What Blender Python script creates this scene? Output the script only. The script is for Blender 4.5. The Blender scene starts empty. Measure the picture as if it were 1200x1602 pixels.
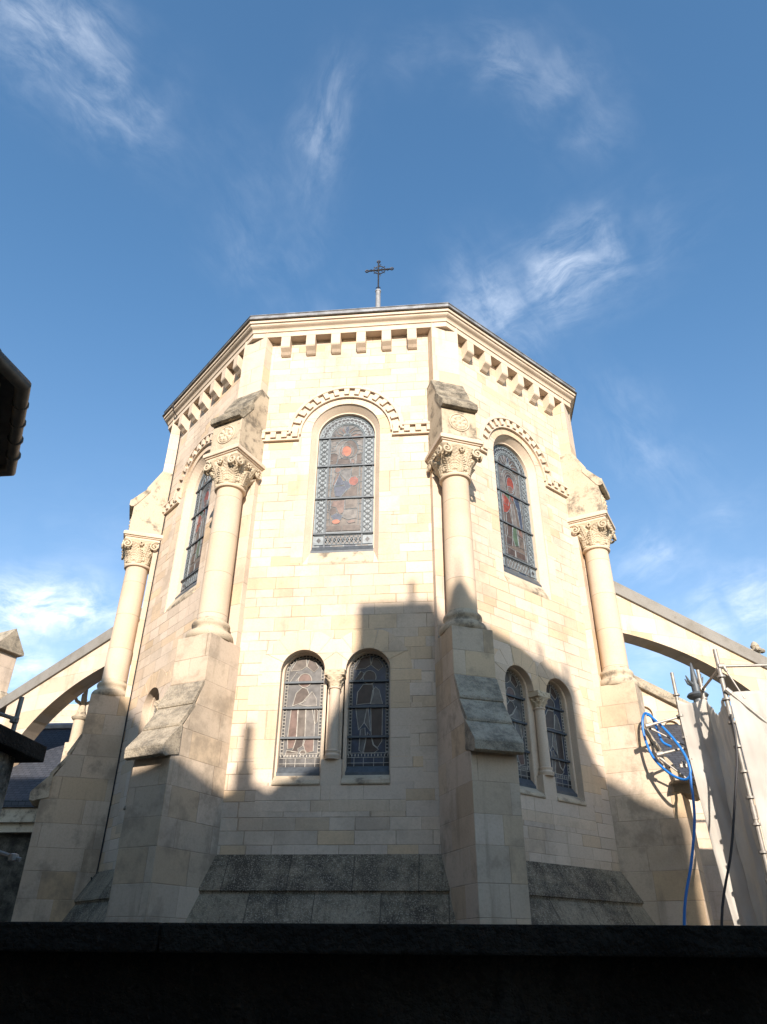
import bpy, bmesh, math, random
from mathutils import Vector, Matrix
from mathutils.geometry import tessellate_polygon
R = math.radians
PI = math.pi
random.seed(11)
scene = bpy.context.scene
col = scene.collection

# ------------------------------------------------------------------ camera
EX = Vector((0.99507516, 0.09912272, 0.0)); PITCH = 0.547404768; ROLL = 0.00876958
YAW = -0.0992857767
cy, sy, cp, sp, cr, sr = math.cos(YAW), math.sin(YAW), math.cos(PITCH), math.sin(PITCH), math.cos(ROLL), math.sin(ROLL)
ex = Vector((cy, -sy, 0)); ey = Vector((sy, cy, 0)); ez = Vector((0, 0, 1))
fwd = ey*cp + ez*sp; up = -ey*sp + ez*cp
cx_ = ex*cr + up*sr; cu_ = -ex*sr + up*cr
cd = bpy.data.cameras.new('camera'); cam = bpy.data.objects.new('camera', cd); col.objects.link(cam)
cd.sensor_fit = 'VERTICAL'; cd.sensor_height = 36.0; cd.lens = 1136.0/1602.0*36.0
cd.clip_start = 0.05; cd.clip_end = 3000
m3 = Matrix((cx_, cu_, -fwd)).transposed()
cam.matrix_world = Matrix.Translation((2.5894, -22.0795, 1.6)) @ m3.to_4x4()
scene.camera = cam

# ------------------------------------------------------------------ exposure, sun, sky
SUN_AZ, SUN_EL = R(8.5), R(23.0)
SUN = Vector((math.sin(SUN_AZ)*math.cos(SUN_EL), -math.cos(SUN_AZ)*math.cos(SUN_EL), math.sin(SUN_EL)))
scene.view_settings.view_transform = 'Standard'; scene.view_settings.look = 'None'
scene.view_settings.gamma = 1.0; scene.view_settings.exposure = 1.06
sl = bpy.data.lights.new('sun', 'SUN'); sl.energy = 4.1; sl.angle = R(0.53); sl.color = (1.0, 0.885, 0.765)
so = bpy.data.objects.new('sun', sl); col.objects.link(so); so.location = (6, -60, 40)
so.rotation_euler = SUN.to_track_quat('Z', 'Y').to_euler()


class NT:
    """short hand for node trees"""
    def __init__(s, tree):
        s.t = tree; s.n = tree.nodes; s.l = tree.links
    def put(s, sock, v):
        if v is None: return
        if hasattr(v, 'is_output'): s.l.new(v, sock)
        else:
            if isinstance(v, (tuple, list)) and sock.type == 'RGBA' and len(v) == 3: v = (*v, 1)
            sock.default_value = v
    def node(s, typ, ins=None, **pr):
        n = s.n.new(typ)
        for k, v in pr.items(): setattr(n, k, v)
        for k, v in (ins or {}).items(): s.put(n.inputs[k], v)
        return n
    def m(s, op, a, b=None, c=None, clamp=False):
        n = s.n.new('ShaderNodeMath'); n.operation = op; n.use_clamp = clamp
        s.put(n.inputs[0], a); s.put(n.inputs[1], b); s.put(n.inputs[2], c)
        return n.outputs[0]
    def vm(s, op, a, b=None, out=0):
        n = s.n.new('ShaderNodeVectorMath'); n.operation = op
        s.put(n.inputs[0], a); s.put(n.inputs[1], b)
        return n.outputs[out]
    def xyz(s, x, y, z):
        n = s.n.new('ShaderNodeCombineXYZ'); s.put(n.inputs[0], x); s.put(n.inputs[1], y); s.put(n.inputs[2], z)
        return n.outputs[0]
    def mix(s, f, a, b, typ='MIX'):
        n = s.n.new('ShaderNodeMix'); n.data_type = 'RGBA'; n.blend_type = typ
        s.put(n.inputs[0], f); s.put(n.inputs[6], a); s.put(n.inputs[7], b)
        return n.outputs[2]
    def noise(s, vec, scale=1.0, detail=3.0, rough=0.5, dist=0.0, dim='3D', w=None, out='Fac'):
        n = s.n.new('ShaderNodeTexNoise'); n.noise_dimensions = dim
        if vec is not None: s.put(n.inputs['Vector'], vec)
        if w is not None: s.put(n.inputs['W'], w)
        n.inputs['Scale'].default_value = scale; n.inputs['Detail'].default_value = detail
        n.inputs['Roughness'].default_value = rough; n.inputs['Distortion'].default_value = dist
        return n.outputs[out]
    def ss(s, v, a, b, lo=0.0, hi=1.0):
        n = s.n.new('ShaderNodeMapRange'); n.interpolation_type = 'SMOOTHSTEP'
        s.put(n.inputs[0], v); s.put(n.inputs[1], a); s.put(n.inputs[2], b); s.put(n.inputs[3], lo); s.put(n.inputs[4], hi)
        return n.outputs[0]
    def wn(s, vec=None, w=None, dim='3D', out='Value'):
        n = s.n.new('ShaderNodeTexWhiteNoise'); n.noise_dimensions = dim
        if vec is not None: s.put(n.inputs['Vector'], vec)
        if w is not None: s.put(n.inputs['W'], w)
        return n.outputs[out]


world = bpy.data.worlds.new('World'); scene.world = world; world.use_nodes = True
W = NT(world.node_tree); world.node_tree.nodes.clear()
sky = W.node('ShaderNodeTexSky', sky_type='NISHITA'); sky.sun_disc = False
sky.sun_elevation = SUN_EL; sky.sun_rotation = PI - SUN_AZ
sky.altitude = 60; sky.air_density = 1.25; sky.dust_density = 0.9; sky.ozone_density = 1.3
tc = W.node('ShaderNodeTexCoord'); D = tc.outputs['Generated']
CLOUDS = [
 ((-0.3862, 0.3805, 0.8403), (0.6146, 0.7854, -0.0732), (-0.6878, 0.4882, -0.5372), 0.105, 0.055, .55),
 ((-0.1292, 0.5089, 0.8511), (0.4802, -0.7188, 0.5027), (0.8676, 0.4736, -0.1515), 0.070, 0.034, 0.38),
 ((-0.196, 0.6106, 0.7673), (0.4213, 0.759, -0.4964), (-0.8855, 0.2259, -0.406), 0.136, 0.074, 0.15),
 ((0.146, 0.6578, 0.7389), (0.9182, -0.368, 0.1462), (0.3681, 0.6571, -0.6578), 0.118, 0.055, 0.62),
 ((0.0811, 0.6831, 0.7258), (0.5776, 0.5613, -0.5928), (-0.8123, 0.4673, -0.3491), 0.075, 0.049, 0.5),
 ((0.1572, 0.4885, 0.8583), (0.6266, 0.6225, -0.469), (-0.7633, 0.6115, -0.2082), 0.081, 0.048, 0.2),
 ((0.0694, 0.4531, 0.8888), (0.9839, 0.1163, -0.1361), (-0.165, 0.8838, -0.4377), 0.095, 0.032, 0.25),
 ((-0.4898, 0.7895, 0.3699), (0.8682, 0.4802, 0.1249), (-0.079, 0.3823, -0.9206), 0.118, 0.033, 2.6),
 ((-0.5026, 0.8137, 0.2922), (0.8617, 0.4441, 0.2453), (0.0699, 0.375, -0.9244), 0.126, 0.046, 1.1),
 ((0.286, 0.8449, 0.452), (0.8324, -0.4527, 0.3196), (0.4747, 0.2849, -0.8328), 0.091, 0.039, 0.4),
 ((0.3495, 0.8645, 0.3613), (0.8593, -0.4494, 0.2441), (0.3734, 0.2252, -0.8999), 0.092, 0.044, 0.9),
 ((0.2612, 0.7804, 0.5682), (0.5337, 0.3738, -0.7586), (-0.8044, 0.5014, -0.3188), 0.096, 0.048, 0.22),
 ((0.2744, 0.909, 0.3137), (0.9613, -0.2509, -0.1136), (-0.0245, 0.3327, -0.9427), 0.107, 0.047, 0.5),
 ((-0.3384, 0.8381, 0.4278), (0.9403, 0.3183, 0.1203), (-0.0354, 0.443, -0.8958), 0.212, 0.1, 0.15),
]
tot = None
warp = W.noise(D, 7.0, 4, 0.55, out='Color')
warp = W.vm('SCALE', W.vm('SUBTRACT', warp, (0.5, 0.5, 0.5))); warp.node.inputs['Scale'].default_value = 0.045
Dw = W.vm('ADD', D, warp)
for i, (c, a, b, la, lb, am) in enumerate(CLOUDS):
    p = W.m('MULTIPLY', W.vm('DOT_PRODUCT', Dw, a, out=1), 1/la)
    q0 = W.vm('DOT_PRODUCT', Dw, b, out=1); q = W.m('MULTIPLY', q0, 1/lb)
    f = W.m('GREATER_THAN', W.vm('DOT_PRODUCT', D, c, out=1), 0.0)
    g = W.m('MULTIPLY', W.m('EXPONENT', W.m('MULTIPLY', W.m('ADD', W.m('MULTIPLY', p, p), W.m('MULTIPLY', q, q)), -1.1)), f)
    pa = W.m('DIVIDE', p, 1/la*0.085); qa = W.m('DIVIDE', q, 1/lb*0.038)
    nz = W.noise(W.xyz(pa, qa, i*7.3), 1.1, 8, 0.66, 0.35)
    n2 = W.noise(W.xyz(W.m('MULTIPLY', pa, 1.3), W.m('MULTIPLY', qa, .4), i*3.1+50), 1.0, 3, 0.5)
    k = W.m('MULTIPLY', W.m('MULTIPLY', g, am), W.m('MULTIPLY', W.ss(nz, .26, .86), W.ss(n2, .22, .7)))
    tot = k if tot is None else W.m('ADD', tot, k)
mask = W.m('MULTIPLY', W.m('MINIMUM', tot, 1.0), 0.85)
dz = W.node('ShaderNodeSeparateXYZ', {0: D}).outputs[2]
skyc = W.mix(1.0, sky.outputs[0], W.mix(W.ss(dz, .25, .8), (0.84, 0.95, 1.08), (0.61, 0.925, 1.13)), 'MULTIPLY')
cloudc = W.mix(mask, skyc, (7.2, 7.6, 8.2))
bg = W.node('ShaderNodeBackground', {'Color': cloudc, 'Strength': 0.098})
W.l.new(bg.outputs[0], W.node('ShaderNodeOutputWorld').inputs[0])

# ------------------------------------------------------------------ materials
def base(name, rough=0.85, spec=0.25):
    mat = bpy.data.materials.new(name); mat.use_nodes = True
    T = NT(mat.node_tree); b = mat.node_tree.nodes['Principled BSDF']
    b.inputs['Roughness'].default_value = rough; b.inputs['Specular IOR Level'].default_value = spec
    return mat, T, b

def bump(T, b, h, strength=0.4, dist=0.01):
    n = T.node('ShaderNodeBump', {'Strength': strength, 'Distance': dist, 'Height': h}); T.l.new(n.outputs[0], b.inputs['Normal'])

def masonry(name, h=0.27, w=0.62, tint=(0.61, 0.50, 0.395), joint=(0.30, 0.235, 0.17), jw=0.0085, vary=0.105, stain=0.5, jmix=0.75, grey=0.45, soot=.28):
    mat, T, b = base(name, 0.88, 0.2)
    uv = T.node('ShaderNodeUVMap', uv_map='UVMap').outputs[0]
    sep = T.node('ShaderNodeSeparateXYZ', {0: uv}); u, v = sep.outputs[0], sep.outputs[1]
    oi = T.node('ShaderNodeObjectInfo').outputs['Random']
    u = T.m('ADD', u, T.m('MULTIPLY', oi, 23.7))
    v2 = T.m('DIVIDE', T.m('ADD', v, T.m('MULTIPLY', T.noise(None, 1.7, 1, dim='1D', w=v), 0.16)), h)
    row = T.m('FLOOR', v2); fv = T.m('FRACT', v2)
    r1 = T.wn(w=row, dim='1D')
    x = T.m('ADD', T.m('DIVIDE', u, T.m('MULTIPLY', T.m('ADD', T.m('MULTIPLY', r1, .7), .7), w)), T.m('MULTIPLY', r1, 31.7))
    x = T.m('ADD', x, T.m('MULTIPLY', T.noise(T.xyz(x, T.m('MULTIPLY', row, 5.3), 0), .9, 1), 1.1))
    cell = T.m('FLOOR', x); fx = T.m('FRACT', x)
    wob = T.m('MULTIPLY', T.m('SUBTRACT', T.noise(T.xyz(u, v, 0), 9, 2), .5), .012)
    du = T.m('MULTIPLY', T.m('MINIMUM', fx, T.m('SUBTRACT', 1.0, fx)), w)
    dv = T.m('MULTIPLY', T.m('MINIMUM', fv, T.m('SUBTRACT', 1.0, fv)), h)
    d = T.m('ADD', T.m('MINIMUM', du, dv), wob)
    jm = T.m('MULTIPLY', T.ss(d, jw*.4, jw*1.5, 1.0, 0.0), T.ss(T.noise(T.xyz(u, v, 4.0), 1.1, 3, .6), .35, .62, .3, 1.0))
    rn = T.wn(T.xyz(cell, row, 3.0)); rn2 = T.wn(T.xyz(cell, row, 9.0)); rn3 = T.wn(T.xyz(cell, row, 17.0))
    c = T.mix(T.ss(rn2, .5, 1.0), tint, (tint[0]*1.0, tint[1]*.91, tint[2]*.76))
    c = T.mix(T.m('MULTIPLY', T.ss(rn3, .55, 1.0), grey), c, (tint[0]*1.0, tint[1]*1.01, tint[2]*1.08))
    c = T.mix(1.0, c, T.node('ShaderNodeCombineColor', {0: (k := T.m('ADD', T.m('MULTIPLY', rn, vary*2), 1-vary)), 1: k, 2: k}).outputs[0], 'MULTIPLY')
    tcn = T.node('ShaderNodeTexCoord').outputs['Object']
    big = T.noise(tcn, .55, 4, .6); fine = T.noise(tcn, 26, 4, .65)
    streak = T.noise(T.xyz(T.m('MULTIPLY', u, 2.6), T.m('MULTIPLY', v, .3), oi), 1.0, 4, .6)
    c = T.mix(T.m('MULTIPLY', T.ss(big, .45, .75), stain*.7), c, (tint[0]*.72, tint[1]*.68, tint[2]*.62))
    c = T.mix(T.m('MULTIPLY', T.ss(streak, .54, .80), stain), c, (tint[0]*.55, tint[1]*.53, tint[2]*.5))
    c = T.mix(T.ss(fine, .25, .6, .22, 0.0), c, (tint[0]*.5, tint[1]*.48, tint[2]*.44))
    so_ = T.noise(T.vm('ADD', tcn, T.xyz(T.m('MULTIPLY', oi, 19.0), 0, 3.0)), .95, 6, .68)
    c = T.mix(T.m('MULTIPLY', T.ss(so_, .48, .67), soot), c, (.225, .188, .145))
    pit = T.noise(tcn, 60, 2, .5)
    c = T.mix(T.ss(pit, .70, .76, 0.0, .5), c, (.16, .13, .10))
    c = T.mix(T.m('MULTIPLY', jm, jmix), c, joint)
    T.put(b.inputs['Base Color'], c)
    hgt = T.m('ADD', T.m('MULTIPLY', jm, -1.0), T.m('ADD', T.m('MULTIPLY', fine, .35), T.m('MULTIPLY', rn, .3)))
    bump(T, b, hgt, .7, .012)
    return mat

def plainstone(name, tint=(0.60, 0.492, 0.385), drum=None, stain=.3, dark=None, scale=1.0):
    mat, T, b = base(name, .88, .2)
    tcn = T.node('ShaderNodeTexCoord').outputs['Object']
    oi = T.node('ShaderNodeObjectInfo').outputs['Random']
    tcn = T.vm('ADD', tcn, T.xyz(T.m('MULTIPLY', oi, 13.0), 0, 0))
    big = T.noise(tcn, 1.1*scale, 5, .6); fine = T.noise(tcn, 30, 4, .65)
    c = T.mix(T.m('MULTIPLY', T.ss(big, .42, .75), stain), tint, (tint[0]*.62, tint[1]*.58, tint[2]*.52))
    c = T.mix(T.ss(fine, .25, .6, .25, 0.0), c, (tint[0]*.5, tint[1]*.48, tint[2]*.44))
    if dark is not None:
        nz = T.noise(tcn, 2.2*scale, 6, .7)
        c = T.mix(T.ss(nz, dark, dark+.16, 0, .8), c, (.115, .10, .082))
        sp_ = T.noise(tcn, 38, 3, .6); c = T.mix(T.ss(sp_, .6, .68, 0, .35), c, (.06, .052, .043))
    hg = fine
    if drum:
        sep = T.node('ShaderNodeSeparateXYZ', {0: T.node('ShaderNodeTexCoord').outputs['Object']})
        zz = T.m('DIVIDE', T.m('ADD', sep.outputs[2], T.m('MULTIPLY', oi, .6)), drum); fz = T.m('FRACT', zz)
        rr = T.wn(w=T.m('ADD', T.m('FLOOR', zz), T.m('MULTIPLY', oi, 50.)), dim='1D')
        c = T.mix(T.ss(rr, .0, 1.0, 0.0, .3), c, (tint[0]*.97, tint[1]*.83, tint[2]*.62))
        j = T.ss(T.m('MULTIPLY', T.m('MINIMUM', fz, T.m('SUBTRACT', 1., fz)), drum), .002, .011, 1, 0)
        c = T.mix(T.m('MULTIPLY', j, .85), c, (.30, .24, .17)); hg = T.m('SUBTRACT', fine, j)
    T.put(b.inputs['Base Color'], c); bump(T, b, hg, .4, .008)
    return mat

def lichen(name, lo=(.045, .041, .035), hi=(.30, .27, .215), a=.38, c2=.66, sc=3.0, speck=(.38, .36, .31), slabs=0, sp=.58):
    mat, T, b = base(name, .95, .15)
    tcn = T.node('ShaderNodeTexCoord').outputs['Object']
    n1 = T.noise(tcn, sc, 6, .7); n2 = T.noise(tcn, 42, 3, .6); n3 = T.noise(tcn, 17, 4, .7)
    c = T.mix(T.ss(n1, a, c2), lo, hi)
    c = T.mix(T.ss(n3, .52, .62, 0, .5), c, lo)
    c = T.mix(T.ss(n2, sp, sp+.08, 0, .6), c, speck)
    if slabs:
        sx = T.node('ShaderNodeSeparateXYZ', {0: tcn}).outputs; oi = T.node('ShaderNodeObjectInfo').outputs['Random']
        q = T.m('DIVIDE', T.m('ADD', T.m('ADD', sx[0], T.m('MULTIPLY', oi, 7.0)), T.m('MULTIPLY', T.m('GREATER_THAN', sx[2], 2.58), .55)), slabs)
        fq = T.m('FRACT', q); rq = T.wn(T.xyz(T.m('FLOOR', q), T.m('GREATER_THAN', sx[2], 2.58), 1.0))
        c = T.mix(T.ss(rq, .55, 1.0, 0, .55), c, tuple(min(1, k*1.35) for k in hi))
        c = T.mix(T.ss(T.m('MULTIPLY', T.m('MINIMUM', fq, T.m('SUBTRACT', 1.0, fq)), slabs), .004, .014, .75, 0), c, (.05, .043, .035))
        c = T.mix(T.ss(T.noise(T.vm('MULTIPLY', tcn, (14, 14, 2.2)), 1.0, 4, .7), .52, .62, 0, .45), c, lo)
    T.put(b.inputs['Base Color'], c); bump(T, b, T.m('ADD', n2, n3), .9, .03)
    return mat

def simple(name, colr, rough=.5, metal=0.0, spec=.4, var=.15, sc=6.0):
    mat, T, b = base(name, rough, spec); b.inputs['Metallic'].default_value = metal
    tcn = T.node('ShaderNodeTexCoord').outputs['Object']
    n = T.noise(tcn, sc, 5, .65)
    c = T.mix(T.ss(n, .3, .7), tuple(x*(1-var) for x in colr), tuple(min(1, x*(1+var)) for x in colr))
    T.put(b.inputs['Base Color'], c); bump(T, b, n, .15, .004)
    T.put(b.inputs['Roughness'], T.m('ADD', T.m('MULTIPLY', n, .2), rough-.1))
    return mat

M = {}
M['wall'] = masonry('limestone_ashlar')
M['pier'] = masonry('limestone_large_blocks', h=.62, w=1.15, vary=.085, stain=.55, jw=.007, jmix=.6)
M['block'] = masonry('limestone_buttress_blocks', h=.55, w=.95, soot=.62, vary=.085, stain=.95, jw=.007, jmix=.7, tint=(.55, .45, .345))
M['smooth'] = plainstone('smooth_limestone')
M['shaft'] = plainstone('limestone_drums', drum=1.05)
M['trim'] = plainstone('limestone_trim', stain=.4)
M['carved'] = plainstone('carved_limestone', tint=(.55, .46, .34), stain=.5)
M['worn'] = plainstone('worn_limestone', tint=(.50, .42, .315), stain=.7, dark=.50)
M['sill'] = plainstone('stained_limestone_sill', tint=(.50, .42, .315), stain=.7, dark=.50)
M['weather'] = lichen('weathered_coping_stone', lo=(.17, .15, .12), hi=(.42, .36, .275), a=.30, c2=.58)
M['capstone'] = lichen('weathered_cap_stone', lo=(.10, .088, .07), hi=(.36, .31, .235), a=.33, c2=.62)
M['plinth'] = lichen('blackened_plinth_stone', lo=(.085, .072, .055), hi=(.30, .25, .18), sc=1.6, speck=(.48, .42, .33), slabs=1.25, sp=.53)
M['copingstone'] = plainstone('grey_coping_stone', tint=(.25, .237, .218), stain=.6, dark=.58)
M['darkstone'] = lichen('mottled_dark_stone', lo=(.021, .0172, .0138), hi=(.052, .044, .035), sc=1.2, speck=(.065, .056, .046), sp=.64)  # near-black brown tone with sparse specks
M['stain'] = lichen('lime_stain', lo=(.022, .019, .016), hi=(.055, .049, .041), sc=9, speck=(.07, .06, .05))
M['chapelwall'] = lichen('mottled_chapel_wall', lo=(.035, .031, .025), hi=(.13, .115, .09), sc=1.5, speck=(.16, .14, .12), sp=.64)  # dark brown mottled tone for the side chapel wall
M['roughwall'] = lichen('rough_render', lo=(.05, .043, .034), hi=(.36, .325, .265), sc=3.5, speck=(.2, .18, .15))
M['lead'] = simple('lead_sheet', (.215, .222, .235), .6, .1, .5, .35, 3)
M['zinc'] = simple('zinc_sheet', (.30, .31, .33), .5, .4, .5, .25, 2)
M['gutter_gap_dark'] = simple('dark_zinc_gutter_and_gap_shade', (.10, .085, .07), .5, .2, .4, .3, 5)  # gutter zinc, reused as the painted shade line under the roof edge
M['iron'] = simple('wrought_iron', (.03, .028, .03), .5, .7, .5, .3, 20)
M['bar'] = simple('painted_iron_bar', (.08, .092, .105), .5, .2, .4, .2, 10)
M['lattice'] = simple('pale_lattice_glass', (.165, .195, .215), .45, 0, .5, .3, 9)
M['came'] = simple('pale_lead_line', (.44, .415, .37), .7, 0, .3, .2, 12)
M['galv'] = simple('galvanised_tube', (.27, .25, .225), .5, .3, .5, .2, 8)
M['timber'] = simple('scaffold_board', (.36, .31, .25), .8, 0, .3, .3, 4)
M['hose'] = simple('blue_plastic_hose', (.015, .16, .52), .35, 0, .5, .08, 8)
M['rubber'] = simple('black_rubber_cable', (.018, .018, .022), .55, 0, .4, .2, 8)
M['plaster'] = simple('grey_render', (.40, .345, .27), .9, 0, .2, .2, 1)
M['paving'] = simple('stone_paving', (.17, .148, .118), .9, 0, .2, .2, 3)
M['tile'] = simple('roof_tile', (.10, .085, .075), .8, 0, .3, .3, 3)
GL = {'tan': (.092, .073, .06), 'brown': (.06, .04, .031), 'red': (.17, .036, .02), 'orange': (.29, .085, .042), 'blue': (.035, .045, .075),
      'slate': (.085, .082, .082), 'green': (.055, .085, .05), 'rose': (.115, .068, .054), 'dark': (.022, .022, .026), 'grey': (.115, .103, .095), 'umber': (.05, .033, .027)}
for k, c in GL.items(): M['g_'+k] = simple('glass_'+k, c, .35, 0, .5, .3, 7)

def slate():
    mat, T, b = base('slate', .6, .4)
    uv = T.node('ShaderNodeUVMap', uv_map='UVMap').outputs[0]
    br = T.node('ShaderNodeTexBrick', {'Vector': uv, 'Color1': (.035, .040, .052), 'Color2': (.055, .06, .075), 'Mortar': (.012, .013, .016), 'Scale': 1.0,
                'Mortar Size': .012, 'Brick Width': .26, 'Row Height': .15})
    T.put(b.inputs['Base Color'], br.outputs[0]); bump(T, b, br.outputs[1], -.6, .01)
    return mat
M['slate'] = slate()

def cloth():
    mat, T, b = base('white_scaffold_sheet', .7, .2)
    tcn = T.node('ShaderNodeTexCoord').outputs['Object']
    wv = T.noise(tcn, 90, 2, .6); n = T.noise(tcn, 1.2, 4, .6)
    c = T.mix(T.ss(n, .35, .7), (.58, .555, .51), (.71, .69, .645)); T.put(b.inputs['Base Color'], c)
    bump(T, b, wv, .12, .003)
    tr = T.node('ShaderNodeBsdfTranslucent', {'Color': (.72, .68, .62)})
    mx = T.node('ShaderNodeMixShader', {0: .45, 1: b.outputs[0], 2: tr.outputs[0]})
    T.l.new(mx.outputs[0], mat.node_tree.nodes['Material Output'].inputs[0])
    return mat
M['sheet'] = cloth()

# ------------------------------------------------------------------ mesh builder
class MB:
    def __init__(s): s.v = []; s.f = []; s.mi = []
    def add(s, vs, fs, mi=0):
        o = len(s.v); s.v += [tuple(p) for p in vs]
        for f in fs: s.f.append(tuple(i+o for i in f)); s.mi.append(mi)
        return s
    def box(s, a, b, mi=0):
        x0, y0, z0 = a; x1, y1, z1 = b
        return s.add([(x0, y0, z0), (x1, y0, z0), (x1, y1, z0), (x0, y1, z0), (x0, y0, z1), (x1, y0, z1), (x1, y1, z1), (x0, y1, z1)],
                     [(0, 3, 2, 1), (4, 5, 6, 7), (0, 1, 5, 4), (1, 2, 6, 5), (2, 3, 7, 6), (3, 0, 4, 7)], mi)
    def extr_x(s, prof, x0, x1, mi=0):       # prof: (y,z) closed polygon
        n = len(prof)
        return s.add([(x0, y, z) for y, z in prof]+[(x1, y, z) for y, z in prof],
                     [tuple(range(n)), tuple(range(2*n-1, n-1, -1))]+[(i, (i+1) % n, n+(i+1) % n, n+i) for i in range(n)], mi)
    def extr_y(s, prof, y0, y1, mi=0):       # prof: (x,z) closed polygon
        n = len(prof)
        return s.add([(x, y0, z) for x, z in prof]+[(x, y1, z) for x, z in prof],
                     [tuple(range(n)), tuple(range(2*n-1, n-1, -1))]+[(i, (i+1) % n, n+(i+1) % n, n+i) for i in range(n)], mi)
    def extr_z(s, prof, z0, z1, mi=0):
        n = len(prof)
        return s.add([(x, y, z0) for x, y in prof]+[(x, y, z1) for x, y in prof],
                     [tuple(range(n)), tuple(range(2*n-1, n-1, -1))]+[(i, (i+1) % n, n+(i+1) % n, n+i) for i in range(n)], mi)
    def loft(s, rings, closed=True, caps=False, mi=0):
        n = len(rings[0]); fs = []
        for k in range(len(rings)-1):
            for i in range(n if closed else n-1):
                j = (i+1) % n; fs.append((k*n+i, k*n+j, (k+1)*n+j, (k+1)*n+i))
        if caps: fs += [tuple(range(n)), tuple(range(len(rings)*n-1, (len(rings)-1)*n-1, -1))]
        return s.add([p for r_ in rings for p in r_], fs, mi)
    def lathe(s, prof, n=32, c=(0, 0, 0), mi=0):
        return s.loft([[(c[0]+r_*math.cos(2*PI*i/n), c[1]+r_*math.sin(2*PI*i/n), c[2]+z) for i in range(n)] for r_, z in prof], True, True, mi)
    def tube(s, pts, r, n=8, mi=0, caps=True):
        pts = [Vector(p) for p in pts]; rings = []; ref = None
        for i, p in enumerate(pts):
            d = (pts[min(i+1, len(pts)-1)]-pts[max(i-1, 0)]).normalized()
            if ref is None:
                ref = d.cross(Vector((0, 0, 1)) if abs(d.z) < .9 else Vector((1, 0, 0))).normalized()
            ref = (ref-d*ref.dot(d)).normalized(); b = d.cross(ref)
            rr = r[i] if isinstance(r, (list, tuple)) else r
            rings.append([p+(ref*math.cos(2*PI*k/n+.4)+b*math.sin(2*PI*k/n+.4))*rr for k in range(n)])
        return s.loft(rings, True, caps, mi)
    def build(s, name, mat, parent=None, smooth=False, bev=0, rot=0, loc=(0, 0, 0)):
        me = bpy.data.meshes.new(name); me.from_pydata(s.v, [], s.f)
        mats = mat if isinstance(mat, (list, tuple)) else [mat]
        for m_ in mats: me.materials.append(M[m_])
        if len(mats) > 1: me.polygons.foreach_set('material_index', s.mi)
        bm = bmesh.new(); bm.from_mesh(me); bmesh.ops.recalc_face_normals(bm, faces=bm.faces)
        if bev:
            ed = [e for e in bm.edges if len(e.link_faces) == 2 and e.calc_face_angle(0) > .5]
            bmesh.ops.bevel(bm, geom=ed, offset=bev, segments=2, affect='EDGES', profile=.6, clamp_overlap=True)
        uvl = bm.loops.layers.uv.new('UVMap')
        for f in bm.faces:
            n = f.normal
            if abs(n.z) < .9:
                t = Vector((-n.y, n.x, 0)).normalized()
                wv = n.cross(t)
                if wv.z < 0: wv = -wv
                for lp in f.loops:
                    c = lp.vert.co; lp[uvl].uv = (c.dot(t), c.z if abs(n.z) < .35 else c.dot(wv))
            else:
                for lp in f.loops: lp[uvl].uv = (lp.vert.co.x, lp.vert.co.y)
            if smooth: f.smooth = True
        bm.to_mesh(me); bm.free()
        o = bpy.data.objects.new(name, me); col.objects.link(o)
        if parent: o.parent = parent
        o.location = loc; o.rotation_euler = (0, 0, rot)
        if smooth and smooth != 'all':
            me.set_sharp_from_angle(angle=R(38))
        return o

def tag(o, label=None, cat=None, group=None, kind=None):
    for k, v in (('label', label), ('category', cat), ('group', group), ('kind', kind)):
        if v: o[k] = v
    return o
def empty(name, loc=(0, 0, 0), rot=0, parent=None):
    o = bpy.data.objects.new(name, None); col.objects.link(o); o.location = loc; o.rotation_euler = (0, 0, rot); o.empty_display_size = .3
    if parent: o.parent = parent
    return o
def copy_tree(o, parent, rot=None):
    c = o.copy(); col.objects.link(c); c.parent = parent
    if rot is not None: c.rotation_euler = (0, 0, rot)
    for ch in o.children: copy_tree(ch, c)
    return c

# ------------------------------------------------------------------ ground
MB().add([(-400, -400, 0), (400, -400, 0), (400, 400, 0), (-400, 400, 0)], [(0, 1, 2, 3)]).build('ground', 'paving')
tag(bpy.data.objects['ground'], kind='structure')

# ------------------------------------------------------------------ THE CHURCH APSE (local facet frame: x along wall, -y outward)
T22 = math.tan(R(22.5)); AP = 6.6
church = empty('church_apse'); tag(church, 'tall cream limestone church apse with round arched stained glass windows and column topped buttresses', 'church')

def arch(hw, z0, zs, n=28, c=0.0, r=None):
    r = r or hw
    pts = [(c-hw, z0)]
    for i in range(n+1):
        a = PI-PI*i/n; pts.append((c+r*math.cos(a)*hw/r, zs+r*math.sin(a)))
    pts.append((c+hw, z0)); return pts
UW = dict(hw=.93, z0=9.68, zs=13.72)
TWC, TWR = .735, .5
def twin_outline():
    L = arch(TWR, 4.60, 7.0, c=-TWC); Rr = arch(TWR, 4.60, 7.0, c=TWC)
    return L[:-1]+Rr[1:]

def facet_wall():
    hwid = AP*T22
    outer = [(-hwid, 0), (hwid, 0), (hwid, 17.12), (-hwid, 17.12)]
    h1 = arch(**UW); h2 = twin_outline()
    loops = [[Vector((x, z, 0)) for x, z in l] for l in (outer, h1, h2)]
    flat = [p for l in loops for p in l]
    tris = tessellate_polygon(loops)
    mb = MB(); mb.add([(p.x, -AP, p.y) for p in flat], tris)
    return mb

def upper_reveal():
    mb = MB()
    def ring(hw, z0, zs, ap): return [(x, -ap, z) for x, z in arch(hw, z0, zs)]
    mb.loft([ring(.93, 9.68, 13.72, 6.6), ring(.93, 9.70, 13.72, 6.575), ring(.80, 10.08, 13.70, 6.40), ring(.775, 10.10, 13.69, 6.395), ring(.765, 10.16, 13.69, 6.24)], True)
    return mb

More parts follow.
